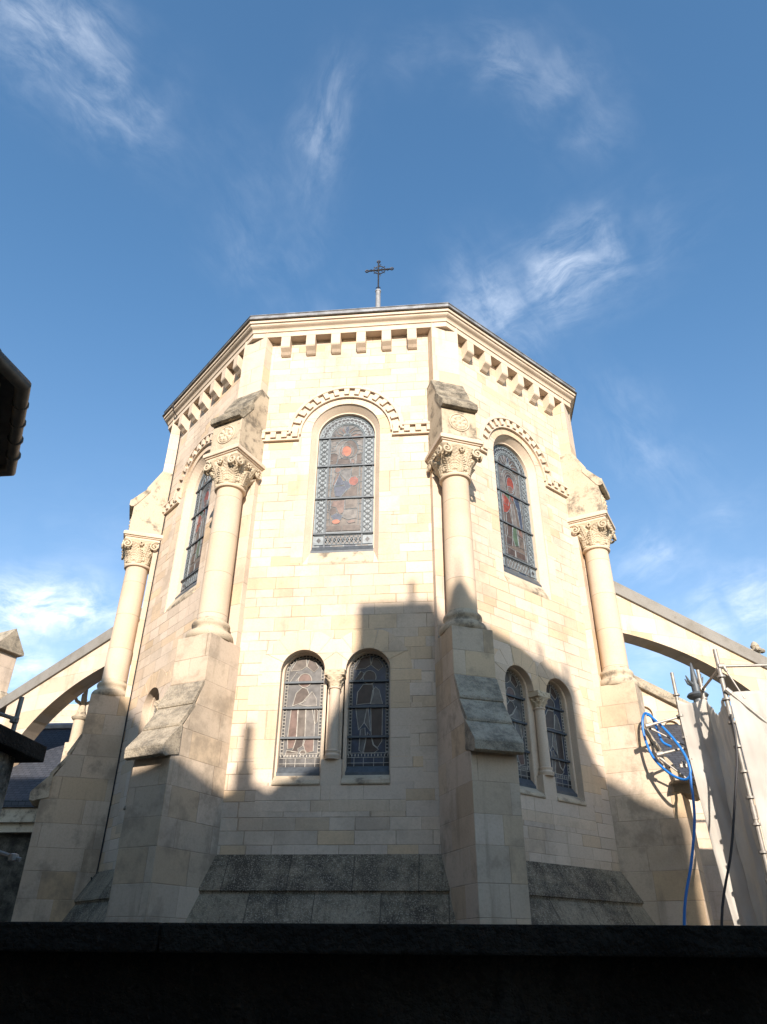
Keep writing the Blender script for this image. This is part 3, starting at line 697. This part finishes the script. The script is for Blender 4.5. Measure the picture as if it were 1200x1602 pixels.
# ------------------------------------------------------------------ buttress at an apse corner (local: x tangential, -y outward)
def make_buttress():
    b = MB()
    # shaft of the buttress with the sloped back profile hidden under the weathering slabs
    prof = [(-5.6, -.02), (-8.64, -.02), (-8.64, 4.80), (-8.46, 5.40), (-8.17, 5.92), (-7.995, 6.46), (-7.995, 7.60), (-5.6, 7.60)]
    b.extr_x(prof, -.475, .475)
    root = b.build('buttress', 'block', church, bev=.012)
    # pier behind the column and up to the cornice
    p = MB(); p.box((-.46, -7.12, 7.55), (.46, -6.0, 13.0)); p.build('pier', 'pier', root, bev=.012)
    p2 = MB(); p2.box((-.405, -7.30, 14.0), (.405, -6.0, 17.285)); p2.build('upper_pier', 'pier', root, bev=.012)
    w = MB()                                # three sloped slabs, each with a little drip over the one below
    w.extr_x([(-7.99, 6.53), (-8.03, 6.50), (-8.255, 6.02), (-8.255, 5.965), (-8.20, 5.945), (-7.97, 6.45)], -.478, .478)
    w.extr_x([(-8.17, 6.00), (-8.21, 5.99), (-8.55, 5.50), (-8.55, 5.445), (-8.49, 5.425), (-8.15, 5.92)], -.479, .479)
    w.extr_x([(-8.46, 5.48), (-8.51, 5.47), (-8.89, 5.04), (-8.905, 5.0), (-8.895, 4.83), (-8.80, 4.80), (-8.70, 4.84), (-8.45, 4.90)], -.50, .50)
    w.build('weathering', 'weather', root, bev=.012)
    # column base, shaft, necking
    cb = MB(); cc = (0, -7.5, 0)
    cb.lathe([(.50, 7.595), (.52, 7.62), (.535, 7.67), (.53, 7.73), (.50, 7.78), (.44, 7.80), (.415, 7.83), (.405, 7.88), (.42, 7.92), (.435, 7.95), (.435, 7.99), (.415, 8.03), (.37, 8.045), (.352, 8.09), (.345, 8.12)], 48, cc)
    cb.build('column_base', 'worn', root, smooth=True)
    cs = MB(); cs.lathe([(.345, 8.115), (.342, 9.0), (.336, 10.4), (.328, 11.62), (.33, 11.63), (.38, 11.645), (.395, 11.67), (.395, 11.70), (.38, 11.725), (.34, 11.74)], 48, cc)
    cs.build('column_shaft', 'shaft', root, smooth=True)
    v = leaf_capital(.345, .545, .70); v.v = [(x, y-7.5, z+11.735) for x, y, z in v.v]
    for s_ in (-1, 1):                                # flat corner scrolls on the three open faces
        for q in range(2):
            pts = spiral(s_*.40, 12.25, .135, 1.6, -8.035, s_) if q == 0 else None
            if pts: v.tube([(s_*.05, -7.98, 12.40), (s_*.2, -8.02, 12.40)]+pts, [.02, .03]+[.034]*10+[.028]*(len(pts)-10), 6)
        for yc in (-7.90, -7.10):
            sg = -1 if yc < -7.5 else 1
            v.tube([(s_*.54, yc+sg*.135*(1-.85*i/22)*math.cos(2*PI*1.6*i/22+PI/2), 12.25+.135*(1-.85*i/22)*math.sin(2*PI*1.6*i/22+PI/2)) for i in range(23)], .03, 6)
    for (x, y) in ((0, -8.03), (.53, -7.5), (-.53, -7.5)):
        for k in range(6):
            a = 2*PI*k/6; dx, dz = .055*math.cos(a), .055*math.sin(a)
            pos = (x+dx, y, 12.32+dz) if x == 0 else (x, y+dx, 12.32+dz)
            v.lathe([(.0, -.034), (.026, -.02), (.035, 0), (.026, .02), (0, .034)], 8, pos)
    v.build('capital', 'carved', root, smooth='all')
    # abacus, rosette block, cap slab
    ab = MB(); ab.box((-.50, -8.0, 12.42), (.50, -6.1, 12.52)); ab.box((-.535, -8.035, 12.515), (.535, -6.1, 12.56)); ab.box((-.575, -8.075, 12.555), (.575, -6.1, 12.66)); ab.box((-.54, -8.04, 12.655), (.54, -6.1, 12.70))
    ab.build('abacus', 'trim', root, bev=.012)
    bl = MB(); bl.extr_x([(-6.0, 12.69), (-7.95, 12.69), (-7.95, 13.66), (-7.62, 14.29), (-7.27, 15.0), (-6.0, 15.0)], -.47, .47)
    blo = bl.build('rosette_block', 'worn', root, bev=.012)
    ro = MB(); rings = []; n = 96
    ro2 = []
    for j in range(15):
        q = j/14; r_ = .235*q; ring = []
        for i in range(n):
            a = 2*PI*i/n
            if q < .28: h = .045*math.cos(q/.28*PI/2)+.012
            else: h = .012+.055*max(0, math.sin(PI*(q-.28)/.72))**.7*(abs(math.cos(4*a))**.6)*(.75+.25*math.cos(6*PI*q))
            rr = r_*(1 if q < .6 else 1-.06*(1-abs(math.cos(4*a)))*(q-.6)/.4)
            ring.append((rr*math.cos(a), -7.952-h, 13.20+rr*math.sin(a)))
        ro2.append(ring)
    ro.loft(ro2, True, False)
    ro.tube([(.262*math.cos(2*PI*i/48), -7.955, 13.20+.262*math.sin(2*PI*i/48)) for i in range(49)], .022, 6, caps=False)
    ro.build('rosette', 'carved', root, smooth='all')
    sl_ = MB(); sl_.extr_x([(-6.8, 15.02), (-7.30, 15.08), (-7.665, 14.36), (-7.665, 14.29), (-7.62, 14.27), (-7.25, 14.98), (-6.8, 14.94)], -.473, .473)
    sl_.extr_x([(-7.55, 14.34), (-7.63, 14.33), (-8.04, 13.84), (-8.09, 13.80), (-8.09, 13.62), (-8.02, 13.59), (-7.92, 13.62), (-7.55, 14.2)], -.49, .49)
    sl_.build('cap_slab', 'capstone', root, bev=.012)
    return root
bt = make_buttress(); bt.rotation_euler = (0, 0, -ANG*.5)
for k in (.5, -1.5, 1.5):
    c = copy_tree(bt, church, ANG*k)
    if abs(k) > 1:                          # the outer pair has been cleaned: pale slabs
        for ch_ in c.children:
            if ch_.name.startswith(('weathering', 'cap_slab')):
                ch_.material_slots[0].link = 'OBJECT'; ch_.material_slots[0].material = M['worn']

# flying buttresses, in the radial plane of the next corner back
def make_flyer():
    b = MB(); s_ = -.368
    top = lambda r_: 13.52+s_*(r_-9.58)
    cpk = .50
    arc = []
    for i in range(25):
        a = PI/2*i/24; arc.append((8.0+8.6*math.sin(a), 6.6+5.05*math.cos(a)))
    prof = [(6.8, top(6.8)-cpk), (6.8, 10.6), (8.0, 10.9)]+arc+[(17.0, 6.6), (17.0, top(17.0)-cpk)]
    b.extr_x([(-r_, z) for r_, z in prof], -.34, .34)
    o = b.build('flying_buttress', 'pier', church)
    c = MB(); c.extr_x([(-6.8, top(6.8)-cpk), (-17.6, top(17.6)-cpk), (-17.6, top(17.6)-.08), (-17.3, top(17.3)), (-6.8, top(6.8))], -.43, .43)
    c.build('coping', 'copingstone', o, bev=.02)
    return o
fl = make_flyer(); fl.rotation_euler = (0, 0, ANG*2.5); copy_tree(fl, church, -ANG*2.5)

# ------------------------------------------------------------------ roof cross
xr = empty('roof_cross', (.07, 0, 22.5)); tag(xr, 'small black wrought iron cross on a pale lead clad post at the roof peak', 'cross')
MB().lathe([(.30, 0), (.2, .5), (.12, 1.6), (.105, 3.95), (.13, 3.97), (.13, 4.03), (.05, 4.1)], 16)  .build('post', 'lead', xr, smooth=True)
xi = MB()
xi.tube([(0, 0, 4.05), (.0, 0, 5.85)], .036, 6)
xi.tube([(-.46, 0, 5.36), (.54, 0, 5.40)], .036, 6)
for (x, z) in ((-.52, 5.355), (.60, 5.405), (.0, 5.93)):
    xi.tube([(x+.065*math.cos(2*PI*i/14), 0, z+.065*math.sin(2*PI*i/14)) for i in range(15)], .030, 6, caps=False)
xi.tube([(.04+.26*math.cos(2*PI*i/28), 0, 5.38+.24*math.sin(2*PI*i/28)) for i in range(29)], .023, 6, caps=False)
for k in range(4):
    a = PI/4+k*PI/2; c, s_ = math.cos(a), math.sin(a)
    xi.tube([(.04, 0, 5.38), (.04+.36*c, 0, 5.38+.32*s_)], .013, 5)
    for q in (-1, 1):
        a2 = k*PI/2; px, pz = math.cos(a2), math.sin(a2); tx, tz = -pz*q, px*q
        xi.tube([(.04+px*.30, 0, 5.38+pz*.28), (.04+px*.36+tx*.07, 0, 5.38+pz*.34+tz*.07), (.04+px*.42+tx*.04, 0, 5.38+pz*.40+tz*.04)], .014, 5)
for q in (-1, 1): xi.tube([(0, 0, 4.15), (q*.07, 0, 4.28), (q*.10, 0, 4.2)], .018, 5)
xi.build('iron_cross', 'iron', xr)

# ------------------------------------------------------------------ boundary wall in front of the viewer
bw = empty('boundary_wall', (0, -19.58, 0)); tag(bw, 'low almost black stone wall with a flat coping across the foreground', 'wall')
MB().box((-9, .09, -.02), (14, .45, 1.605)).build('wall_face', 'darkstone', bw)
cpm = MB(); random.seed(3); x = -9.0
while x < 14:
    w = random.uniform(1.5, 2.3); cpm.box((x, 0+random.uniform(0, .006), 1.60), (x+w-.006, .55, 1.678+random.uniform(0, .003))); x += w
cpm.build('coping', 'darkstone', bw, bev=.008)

MB().extr_y([(2.71+dx_, z_) for dx_, z_ in ((-.02, 1.59), (.01, 1.59), (.02, 1.54), (.04, 1.50), (.06, 1.44), (.09, 1.36), (-.07, 1.36), (-.06, 1.45), (-.03, 1.51), (-.025, 1.55))], .087, .1).build('lime_stain', 'stain', bw)
# side wall with a heavy slab on the left
sw = empty('side_wall', (-1.8, -18.0, 0)); tag(sw, 'rough dark pier at the left edge capped by an overhanging black stone slab', 'wall')
MB().box((-1.4, -1.05, -.02), (1.0, 1.42, 2.885)).build('masonry_face', 'roughwall', sw, bev=.02)
MB().box((-1.6, -1.05, 2.88), (1.13, 1.60, 3.005)).build('cap_slab', 'darkstone', sw, bev=.012)

# ------------------------------------------------------------------ neighbouring house with the gutter, upper left
nh = empty('neighbour_house', (-5.2, -15.8, 0)); tag(nh, 'dark corner of a house roof with zinc gutter poking in at the left edge', 'house')
def L(x, y): return (x+5.2, y+15.8)
plan = [(-8.5, -14.75), (-3.72, -14.75), (-2.72, -16.22), (-2.85, -17.2), (-3.6, -20.5), (-8.5, -20.5)]
MB().extr_z([L(*p) for p in plan], -.02, 7.10).build('wall', 'plaster', nh)
eav = [(-8.6, -14.45), (-3.33, -14.45), (-2.28, -16.06), (-2.42, -17.1), (-3.2, -20.6), (-8.6, -20.6)]
MB().extr_z([L(*p) for p in [(-8.6, -14.58), (-3.5, -14.58), (-2.46, -16.14), (-2.6, -17.1), (-3.35, -20.6), (-8.6, -20.6)]], 7.06, 7.20).build('eaves_board', 'timber', nh)
rfm = MB(); low = [(*L(*p), 7.26) for p in eav]; top_ = [(*L(-5.8+(p[0]+5.8)*.15, -17.2+(p[1]+17.2)*.15), 9.2) for p in eav]
rfm.loft([low, top_], True, True); rfm.build('roof', 'tile', nh)
gt = MB(); path = [(*L(*p), 7.235) for p in [(-8.6, -14.41), (-3.31, -14.41), (-2.24, -16.06), (-2.38, -17.1), (-3.15, -20.6)]]
gt.tube(path, .09, 12)
for a_, b_ in zip(path[:-1], path[1:]):
    A_, B_ = Vector(a_), Vector(b_); n = max(2, int((B_-A_).length/.38)); d = (B_-A_).normalized()
    for i in range(1, n): p = A_+(B_-A_)*i/n; gt.tube([p-d*.012, p+d*.012], .098, 12)
gt.build('gutter', 'gutter_gap_dark', nh, smooth=True)

# ------------------------------------------------------------------ left background
pn = empty('gabled_pinnacle', (0, 0, 0)); tag(pn, 'small gabled stone pinnacle at the left edge above the flying buttress', 'pinnacle')
def lf(r_, t): a = -2.5*ANG; return (math.sin(a)*r_+math.cos(a)*t, -math.cos(a)*r_+math.sin(a)*t)
pn.location = (*lf(19.4, 0), 0); pn.rotation_euler = (0, 0, -2.5*ANG)
MB().box((-.55, -1.2, -.02), (.55, .85, 13.2)).build('shaft', 'pier', pn, bev=.02)
g = MB(); g.extr_y([(-.72, 13.0), (.72, 13.0), (.72, 13.12), (0, 14.1), (-.72, 13.12)], -1.4, 1.05); g.build('gable_roof', 'weather', pn, bev=.02)
MB().lathe([(.5, 10.6), (.62, 10.75), (.62, 10.95), (.5, 11.1)], 20, (0, 1.0, 0)).build('moulding', 'worn', pn, smooth=True)

ch = empty('side_chapel', (-15, 8, 0)); tag(ch, 'side chapel with dark slate roof and zinc hip at the left behind the buttress', 'chapel')
def q_(x, y, z): return (x+15, y-8, z)
MB().box(q_(-26, 5.3, -.02), q_(-11.3, 12, 5.3)).build('wall', 'chapelwall', ch)
MB().box(q_(-26.0, 5.05, 5.29), q_(-11.05, 12.2, 5.62)).box(q_(-26.0, 4.9, 5.61), q_(-10.9, 12.3, 6.1)).build('cornice', 'worn', ch)
MB().box(q_(-26.1, 4.8, 6.11), q_(-10.8, 12.3, 6.36)).build('zinc_gutter', 'slate', ch)
MB().add([q_(-26, 4.85, 6.37), q_(-10.85, 4.85, 6.37), q_(-12.6, 8.6, 10.0), q_(-26, 8.6, 10.0), q_(-10.85, 12.3, 6.37), q_(-26, 12.3, 6.37)], [(0, 1, 2, 3), (1, 4, 2), (4, 5, 3, 2)]).build('slate_roof', 'slate', ch)
MB().tube([q_(-10.85, 4.85, 6.40), q_(-12.6, 8.6, 10.05)], .14, 6).tube([q_(-12.6, 8.6, 10.05), q_(-26, 8.6, 10.05)], .16, 6).build('ridge', 'zinc', ch)
nv = MB().box((-22, 13.0, -.02), (-7.5, 20, 12.4)).build('aisle_wall', 'wall', None)
tag(nv, 'sunlit pale stone aisle wall seen through the left flying buttress', 'wall')
fz = empty('stone_finial', (-12.45, 6, 0)); tag(fz, 'pale pointed stone finial under the left flying buttress beside the slate roof', 'finial')
f_ = MB(); f_.lathe([(.22, 8.6), (.22, 9.55), (.30, 9.6), (.34, 9.68), (.22, 9.78), (.14, 10.0), (.12, 10.3), (.09, 10.6), (.05, 11.15), (.01, 11.2)], 14)
for k in range(4):
    a = k*PI/2+.3; f_.tube([(.1*math.cos(a), .1*math.sin(a), 10.25), (.28*math.cos(a), .28*math.sin(a), 10.35), (.36*math.cos(a), .36*math.sin(a), 10.52), (.30*math.cos(a), .30*math.sin(a), 10.58)], [.07, .07, .06, .03], 6)
f_.build('finial_top', 'worn', fz, smooth=True)
MB().box((-.26, -.26, -.02), (.26, .26, 8.65)).build('post', 'worn', fz, bev=.02)

# scaffold tubes at the left edge
st = empty('scaffold', (-2.55, -14, 0)); tag(st, 'thin grey scaffold tubes beyond the dark slab at the left edge', 'scaffold')
for a_, b_ in (((-1.2, 0, 4.30), (.05, 0, 3.915)), ((-1.2, 0, 2.90), (.5, 0, 2.43)), ((-1.2, .2, 2.62), (.2, .2, 2.5))):
    MB().tube([a_, b_], .024, 8).build('ledger', 'galv', st, smooth=True)
MB().tube([(0, 0.05, 0), (0, .05, 4.2)], .028, 8).build('standard', 'galv', st, smooth=True)
for c_ in ((0, .02, 3.92), (.42, 0, 2.45)):
    MB().lathe([(.02, -.04), (.05, -.03), (.05, .03), (.02, .04)], 10, c_).build('coupler', 'galv', st)

# ------------------------------------------------------------------ right background
gb = empty('gabled_side_wall', (10.5, 3, 0)); tag(gb, 'cream wall with sloped stone coping and small blind arches at right behind the hose', 'wall')
def wz(x): return 9.95+(x-8.7)*(9.09-9.95)/(10.14-8.7)
w_ = MB(); w_.extr_y([(x-10.5, z) for x, z in [(6.6, -.02), (14, -.02), (14, wz(14)-.35), (6.6, wz(6.6)-.35)]], 0, .5); w_.build('wall_face', 'pier', gb)
w_ = MB(); w_.extr_y([(x-10.5, z) for x, z in [(6.6, wz(6.6)-.36), (14.1, wz(14.1)-.36), (14.1, wz(14.1)), (6.6, wz(6.6))]], -.15, .6); w_.build('coping', 'weather', gb, bev=.02)
for (cx, zt) in ((8.95, 8.85), (9.75, 8.35)):
    hm = MB(); ring_seg(hm, .26, .36, -.10, .05, 0, PI, cx-10.5, zt-.3, 12); hm.box((cx-10.5-.36, -.10, zt-1.4), (cx-10.5-.26, .05, zt-.3)); hm.box((cx-10.5+.26, -.10, zt-1.4), (cx-10.5+.36, .05, zt-.3))
    hm.build('blind_arch', 'trim', gb)
lt = empty('slate_lean_to', (10.5, 1.2, 0)); tag(lt, 'small dark slate lean-to roof behind the scaffold and blue hose', 'roof')
MB().add([(-2.2, 1.75, 8.2), (3.5, 1.75, 8.2), (3.5, -2.0, 5.4), (-2.2, -2.0, 5.4)], [(0, 1, 2, 3)]).build('slate_slope', 'slate', lt)
MB().box((-1.9, -1.7, -.02), (3.4, 1.75, 5.35)).build('wall_face', 'pier', lt)
f2 = empty('stone_cross_finial', (14.35, 6, 0)); tag(f2, 'knobbly brown stone finial above the flyer coping at the right edge', 'finial')
q = MB(); q.lathe([(.16, 10.9), (.16, 11.25), (.24, 11.3), (.24, 11.4), (.14, 11.46), (.11, 11.55), (.15, 11.7), (.13, 11.85), (.17, 11.95), (.10, 12.08), (.02, 12.15)], 12)
for a in (0, PI/2, PI, 3*PI/2): q.lathe([(0, -.1), (.1, -.06), (.13, 0), (.1, .07), (0, .11)], 8, (.22*math.cos(a), .22*math.sin(a), 11.75))
q.build('finial_top', 'weather', f2, smooth=True); MB().box((-.24, -.24, -.02), (.24, .24, 10.95)).build('post', 'weather', f2)
f3 = empty('dark_metal_finial', (10.9, 3.25, 0)); tag(f3, 'dark spiky metal finial rising behind the white sheet between scaffold poles', 'finial')
q = MB(); q.lathe([(.2, 8.6), (.17, 9.1), (.30, 9.15), (.36, 9.22), (.30, 9.3), (.14, 9.34), (.15, 9.6), (.10, 9.9), (.04, 10.35), (.01, 10.4)], 14)
for a in (.2, 2.3, 3.6, 5.2): q.tube([(.1*math.cos(a), .1*math.sin(a), 9.6), (.26*math.cos(a), .26*math.sin(a), 9.72), (.34*math.cos(a), .34*math.sin(a), 9.9)], [.06, .05, .02], 6)
q.build('spike', 'bar', f3, smooth=True)

# ------------------------------------------------------------------ scaffold with sheeting at the right
sf = empty('scaffold', (8.5, -5.7, 0)); tag(sf, 'galvanised tube scaffold with collars standing beside the apse at the right', 'scaffold')
def standard(x, y, h, r_=.042, z0=0.0):
    mb = MB(); mb.tube([(x-8.5, y+5.7, z0), (x-8.5, y+5.7, h)], r_, 10)
    z = z0+.35
    while z < h-.2:
        mb.lathe([(r_, -.025), (r_*1.9, -.02), (r_*1.9, .02), (r_, .03)], 12, (x-8.5, y+5.7, z)); z += .5
    for z in (2.1, 4.1, 6.1)[2 if z0 else 0:]: mb.tube([(x-8.5, y+5.7, z-.16), (x-8.5, y+5.7, z+.1)], r_*1.25, 10)
    mb.build('standard', 'galv', sf, smooth=True)
standard(8.45, -6.0, 7.48, .048); standard(7.90, -4.4, 7.5, .042, 5.1); standard(8.52, -4.4, 7.55); standard(11.2, -6.0, 7.5, .048); standard(11.4, -4.4, 7.5)
def pole(a, b, r_=.032, nm='ledger'):
    A_, B_ = Vector(a)-sf.location, Vector(b)-sf.location
    mb = MB(); mb.tube([A_, B_], r_, 8)
    d = (B_-A_).normalized()
    for p in (A_, B_): mb.tube([p-d*.07, p+d*.07], r_*1.9, 8)
    mb.build(nm, 'galv', sf, smooth=True)
pole((8.5, -6.02, 7.08), (11.2, -6.02, 7.08)); pole((8.5, -6.07, 6.50), (11.2, -6.07, 3.55), .034, 'brace')
pole((8.46, -5.95, 7.05), (8.52, -4.45, 7.06)); pole((7.15, -4.30, 6.27), (7.9, -4.35, 6.45)); pole((7.3, -4.25, 5.62), (7.92, -4.3, 5.75)); pole((7.25, -4.2, 6.2), (8.0, -4.25, 5.75), .02, 'brace')
pole((8.55, -6.05, 7.02), (8.78, -6.05, 6.4), .02, 'brace'); pole((7.35, -4.2, 5.5), (7.9, -4.2, 5.0), .02, 'brace')
MB().box((7.55-8.5, -4.2+5.7, 5.05), (10.8-8.5, -3.2+5.7, 5.10)).build('platform', 'timber', sf)
cg = MB()
for k in range(4): cg.box((7.66-8.5+.05*k, -4.42+5.7, 5.28+.06*(k % 2)), (7.72-8.5+.05*k, -4.34+5.7, 5.36+.06*(k % 2)))
cg.build('coupler', 'galv', sf, bev=.008)

def sheet(path, z0, topf, name, amp=.035, nu=70, nz=70, seed=1, botx=None):
    """hanging cloth along a plan path; topf(u) gives its upper edge"""
    rnd = random.Random(seed); ph = [rnd.uniform(0, 6.28) for _ in range(8)]
    P = [Vector((*p, 0)) for p in path]; seg = [(P[i+1]-P[i]).length for i in range(len(P)-1)]; Ls = sum(seg)
    rows = []
    for j in range(nz+1):
        row = []
        for i in range(nu+1):
            s_ = i/nu*Ls; k = 0
            while k < len(seg)-1 and s_ > seg[k]: s_ -= seg[k]; k += 1
            d = (P[k+1]-P[k]).normalized(); p = P[k]+d*s_; n = Vector((d.y, -d.x, 0))
            u = i/nu; zt = topf(u); z = z0+(zt-z0)*j/nz; h = 1-j/nz
            w = .5*amp*math.sin(u*Ls*3+z*2.6+ph[5])*math.sin(z*4.3+u*5+ph[6]) + amp*(math.sin(u*Ls*7+ph[0]+.5*math.sin(z*1.3+ph[1]))*(.4+h)+.6*math.sin(u*Ls*17+ph[2]+z*.5)*(.3+.8*h)+.22*math.sin(u*Ls*29+z*1.7+ph[3])+.8*math.sin(z*.9+ph[4]+u*3))
            p = p+n*w+d*((botx or (lambda u, h: 0))(u, h))
            row.append((p.x, p.y, z))
        rows.append(row)
    mb = MB(); mb.loft(rows, False)
    o = mb.build(name, 'sheet', None, smooth='all')
    sm = o.modifiers.new('thickness', 'SOLIDIFY'); sm.thickness = .004
    return o
o = sheet([(7.86, -4.50), (8.50, -4.56), (8.41, -5.98)], .4, lambda u: 6.82-.10*math.sin(min(u/.3, 1)*PI)-(0 if u < .3 else .42*math.sin(PI*((u-.3)/.7)**.9)+.33*(u-.3)/.7), 'scaffold_sheet', .042, 120, 90, 5, lambda u, h: .42*h*h*max(0, 1-u*1.6))
tag(o, 'greyish white sheet hanging in folds on the scaffold side next to the blue hose', 'sheet', 'sheets hung on the scaffold')
o = sheet([(8.49, -6.08), (11.25, -6.08)], .5, lambda u: 6.47+.03*math.sin(u*9), 'scaffold_sheet', .03, 110, 80, 8)
tag(o, 'broad bright white sheet on the scaffold front at the right edge', 'sheet', 'sheets hung on the scaffold')

def smooth_path(pts, n=6):
    pts = [Vector(p) for p in pts]; out = []
    for i in range(len(pts)-1):
        p0, p1, p2, p3 = pts[max(i-1, 0)], pts[i], pts[i+1], pts[min(i+2, len(pts)-1)]
        for k in range(n):
            t = k/n; out.append(.5*((2*p1)+(-p0+p2)*t+(2*p0-5*p1+4*p2-p3)*t*t+(-p0+3*p1-3*p2+p3)*t**3))
    return out+[pts[-1]]
loop = [(7.584, -4.272, 5.78), (7.447, -4.114, 5.938), (7.409, -4.025, 6.261), (7.353, -3.924, 6.58), (7.303, -3.87, 6.658), (7.229, -3.805, 6.678), (7.156, -3.774, 6.485), (7.137, -3.824, 6.09), (7.211, -3.979, 5.606), (7.409, -4.25, 5.215), (7.606, -4.498, 5.01), (7.725, -4.629, 5.01), (7.789, -4.668, 5.166), (7.769, -4.579, 5.505), (7.652, -4.40, 5.897), (7.484, -4.20, 6.269), (7.304, -4.0, 6.576), (7.245, -3.95, 6.608)]
hs = MB(); hs.tube(smooth_path(loop), .030, 10)
hs.tube(smooth_path([(7.765, -4.69, 5.10), (7.758, -4.69, 5.0), (7.735, -4.69, 4.828), (7.721, -4.69, 4.562), (7.64, -4.69, 4.043), (7.419, -4.69, 3.296), (7.05, -4.69, 2.182), (6.8, -4.69, .03)]), .030, 10)
ho = hs.build('hose', 'hose', None, smooth=True); tag(ho, 'bright blue hose looped over the scaffold and hanging down by the apse', 'hose')
cb = MB(); cb.tube(smooth_path([(8.42, -6.10, 6.0), (8.40, -6.13, 5.57), (8.313, -6.14, 5.05), (8.17, -6.14, 4.553), (7.81, -6.14, 3.378), (7.349, -6.14, 2.137), (7.0, -6.14, .03)]), .024, 8)
co = cb.build('cable', 'rubber', None, smooth=True); tag(co, 'thin black cable hanging in front of the white sheet on the scaffold', 'cable')

# ------------------------------------------------------------------ houses behind the viewer that throw the shade
def house(name, label, parts, y0=-32.0):
    r_ = empty(name, (0, y0-6, 0)); tag(r_, label, 'house', 'houses around the yard')
    for nm, prof, dep, mt, dy in parts:
        mb = MB(); n = len(prof); k = math.tan(SUN_AZ)
        mb.loft([[(x+k*dy, 6-dy, z) for x, z in prof], [(x+k*(dy+dep), 6-dy-dep, z) for x, z in prof]], True, True); mb.build(nm, mt, r_)
    return r_
house('town_house', 'tall grey rendered town house with chimneys behind the viewer facing the apse', [
    ('wall', [(3.0, -.02), (12.0, -.02), (11.99, 16.3), (11.84, 16.59), (11.27, 17.02), (10.73, 17.6), (10.23, 17.97), (9.92, 18.5), (9.93, 19.4), (9.75, 19.66), (8.0, 19.56), (7.15, 19.43), (6.87, 19.0), (6.23, 18.9), (5.99, 19.52), (4.27, 19.50), (4.29, 18.62), (4.09, 17.73), (3.67, 16.7), (3.55, 16.1), (3.0, 15.7)], 9, 'plaster', 0),
    ('chimney', [(5.46, 19.3), (5.60, 19.3), (5.60, 20.2), (5.46, 20.2)], .5, 'tile', .3),
    ('chimney', [(8.84, 19.4), (8.97, 19.4), (8.97, 20.2), (8.84, 20.2)], .5, 'tile', .3),
    ('chimney', [(9.62, 19.4), (9.75, 19.4), (9.75, 20.18), (9.62, 20.18)], .5, 'tile', .3),
    ('dormer', [(6.2, 18.6), (6.9, 18.6), (6.88, 19.0), (6.67, 19.42), (6.585, 19.52), (6.56, 20.2), (6.52, 20.2), (6.48, 19.5), (6.34, 19.36), (6.22, 18.9)], .6, 'zinc', .2)])
house('low_house', 'lower grey house with a single chimney behind the viewer', [
    ('wall', [(-.62, -.02), (3.3, -.02), (3.3, 15.6), (2.76, 15.55), (2.5, 15.35), (2.25, 15.5), (1.55, 15.3), (.2, 15.0), (-.62, 15.0)], 9, 'plaster', -.05),
    ('chimney', [(1.74, 15.3), (2.17, 15.3), (2.17, 15.95), (2.08, 16.1), (2.08, 16.93), (1.84, 16.93), (1.84, 16.1), (1.74, 15.95)], .5, 'tile', .4)])
house('mansard_house', 'tall house with a steep mansard roof behind the viewer to the left', [
    ('wall', [(-30, -.02), (-.61, -.02), (-.61, 17.6), (-1.16, 18.6), (-2.0, 19.85), (-2.6, 20.3), (-3.2, 21.5), (-3.9, 23.6), (-30, 23.6)], 9, 'plaster', 0)])

rl = empty('left_sky_blocker', (-16, -20, 0)); tag(rl, 'plain unseen house block added on the left to cut sky light on the stone', 'house', 'houses around the yard')  # added out of view to block sky light and deepen the shade
MB().extr_z([(-12, -9), (5.2, -9), (5.2, 6), (3.5, 10.5), (-12, 10.5)], -.02, 9).build('wall', 'plaster', rl)
MB().extr_x([(-9.2, 9.0), (10.7, 9.0), (.7, 11.5)], -12, 5.0).build('roof', 'tile', rl)
rr_ = empty('right_sky_blocker', (20, -20, 0)); tag(rr_, 'plain unseen house block added on the right to cut sky light on the stone', 'house', 'houses around the yard')  # matching unseen block on the right, added to dim the ambient light
MB().box((-6.8, -12, -.02), (8, 9, 6.0)).build('wall', 'plaster', rr_)
MB().extr_x([(-12.2, 6.0), (9.2, 6.0), (-1, 8.5)], -6.9, 8.1).build('roof', 'tile', rr_)

lc = MB(); E_ = lambda u, ap, z: (-math.sin(ANG)*ap+math.cos(ANG)*u, -math.cos(ANG)*ap-math.sin(ANG)*u, z)
lc.tube(smooth_path([E_(-2.05, 7.14, 17.7), E_(-2.1, 7.1, 17.45), E_(-2.16, 6.9, 17.25), E_(-2.19, 6.66, 16.9), E_(-2.195, 6.63, 13.0), E_(-2.19, 6.63, 8.0), E_(-2.195, 6.63, 3.4), E_(-2.195, 6.75, 3.15)]), .017, 6)
o = lc.build('cable', 'rubber', None, smooth=True); tag(o, 'thin dark cable running down the left stone corner of the apse from the eave', 'cable')
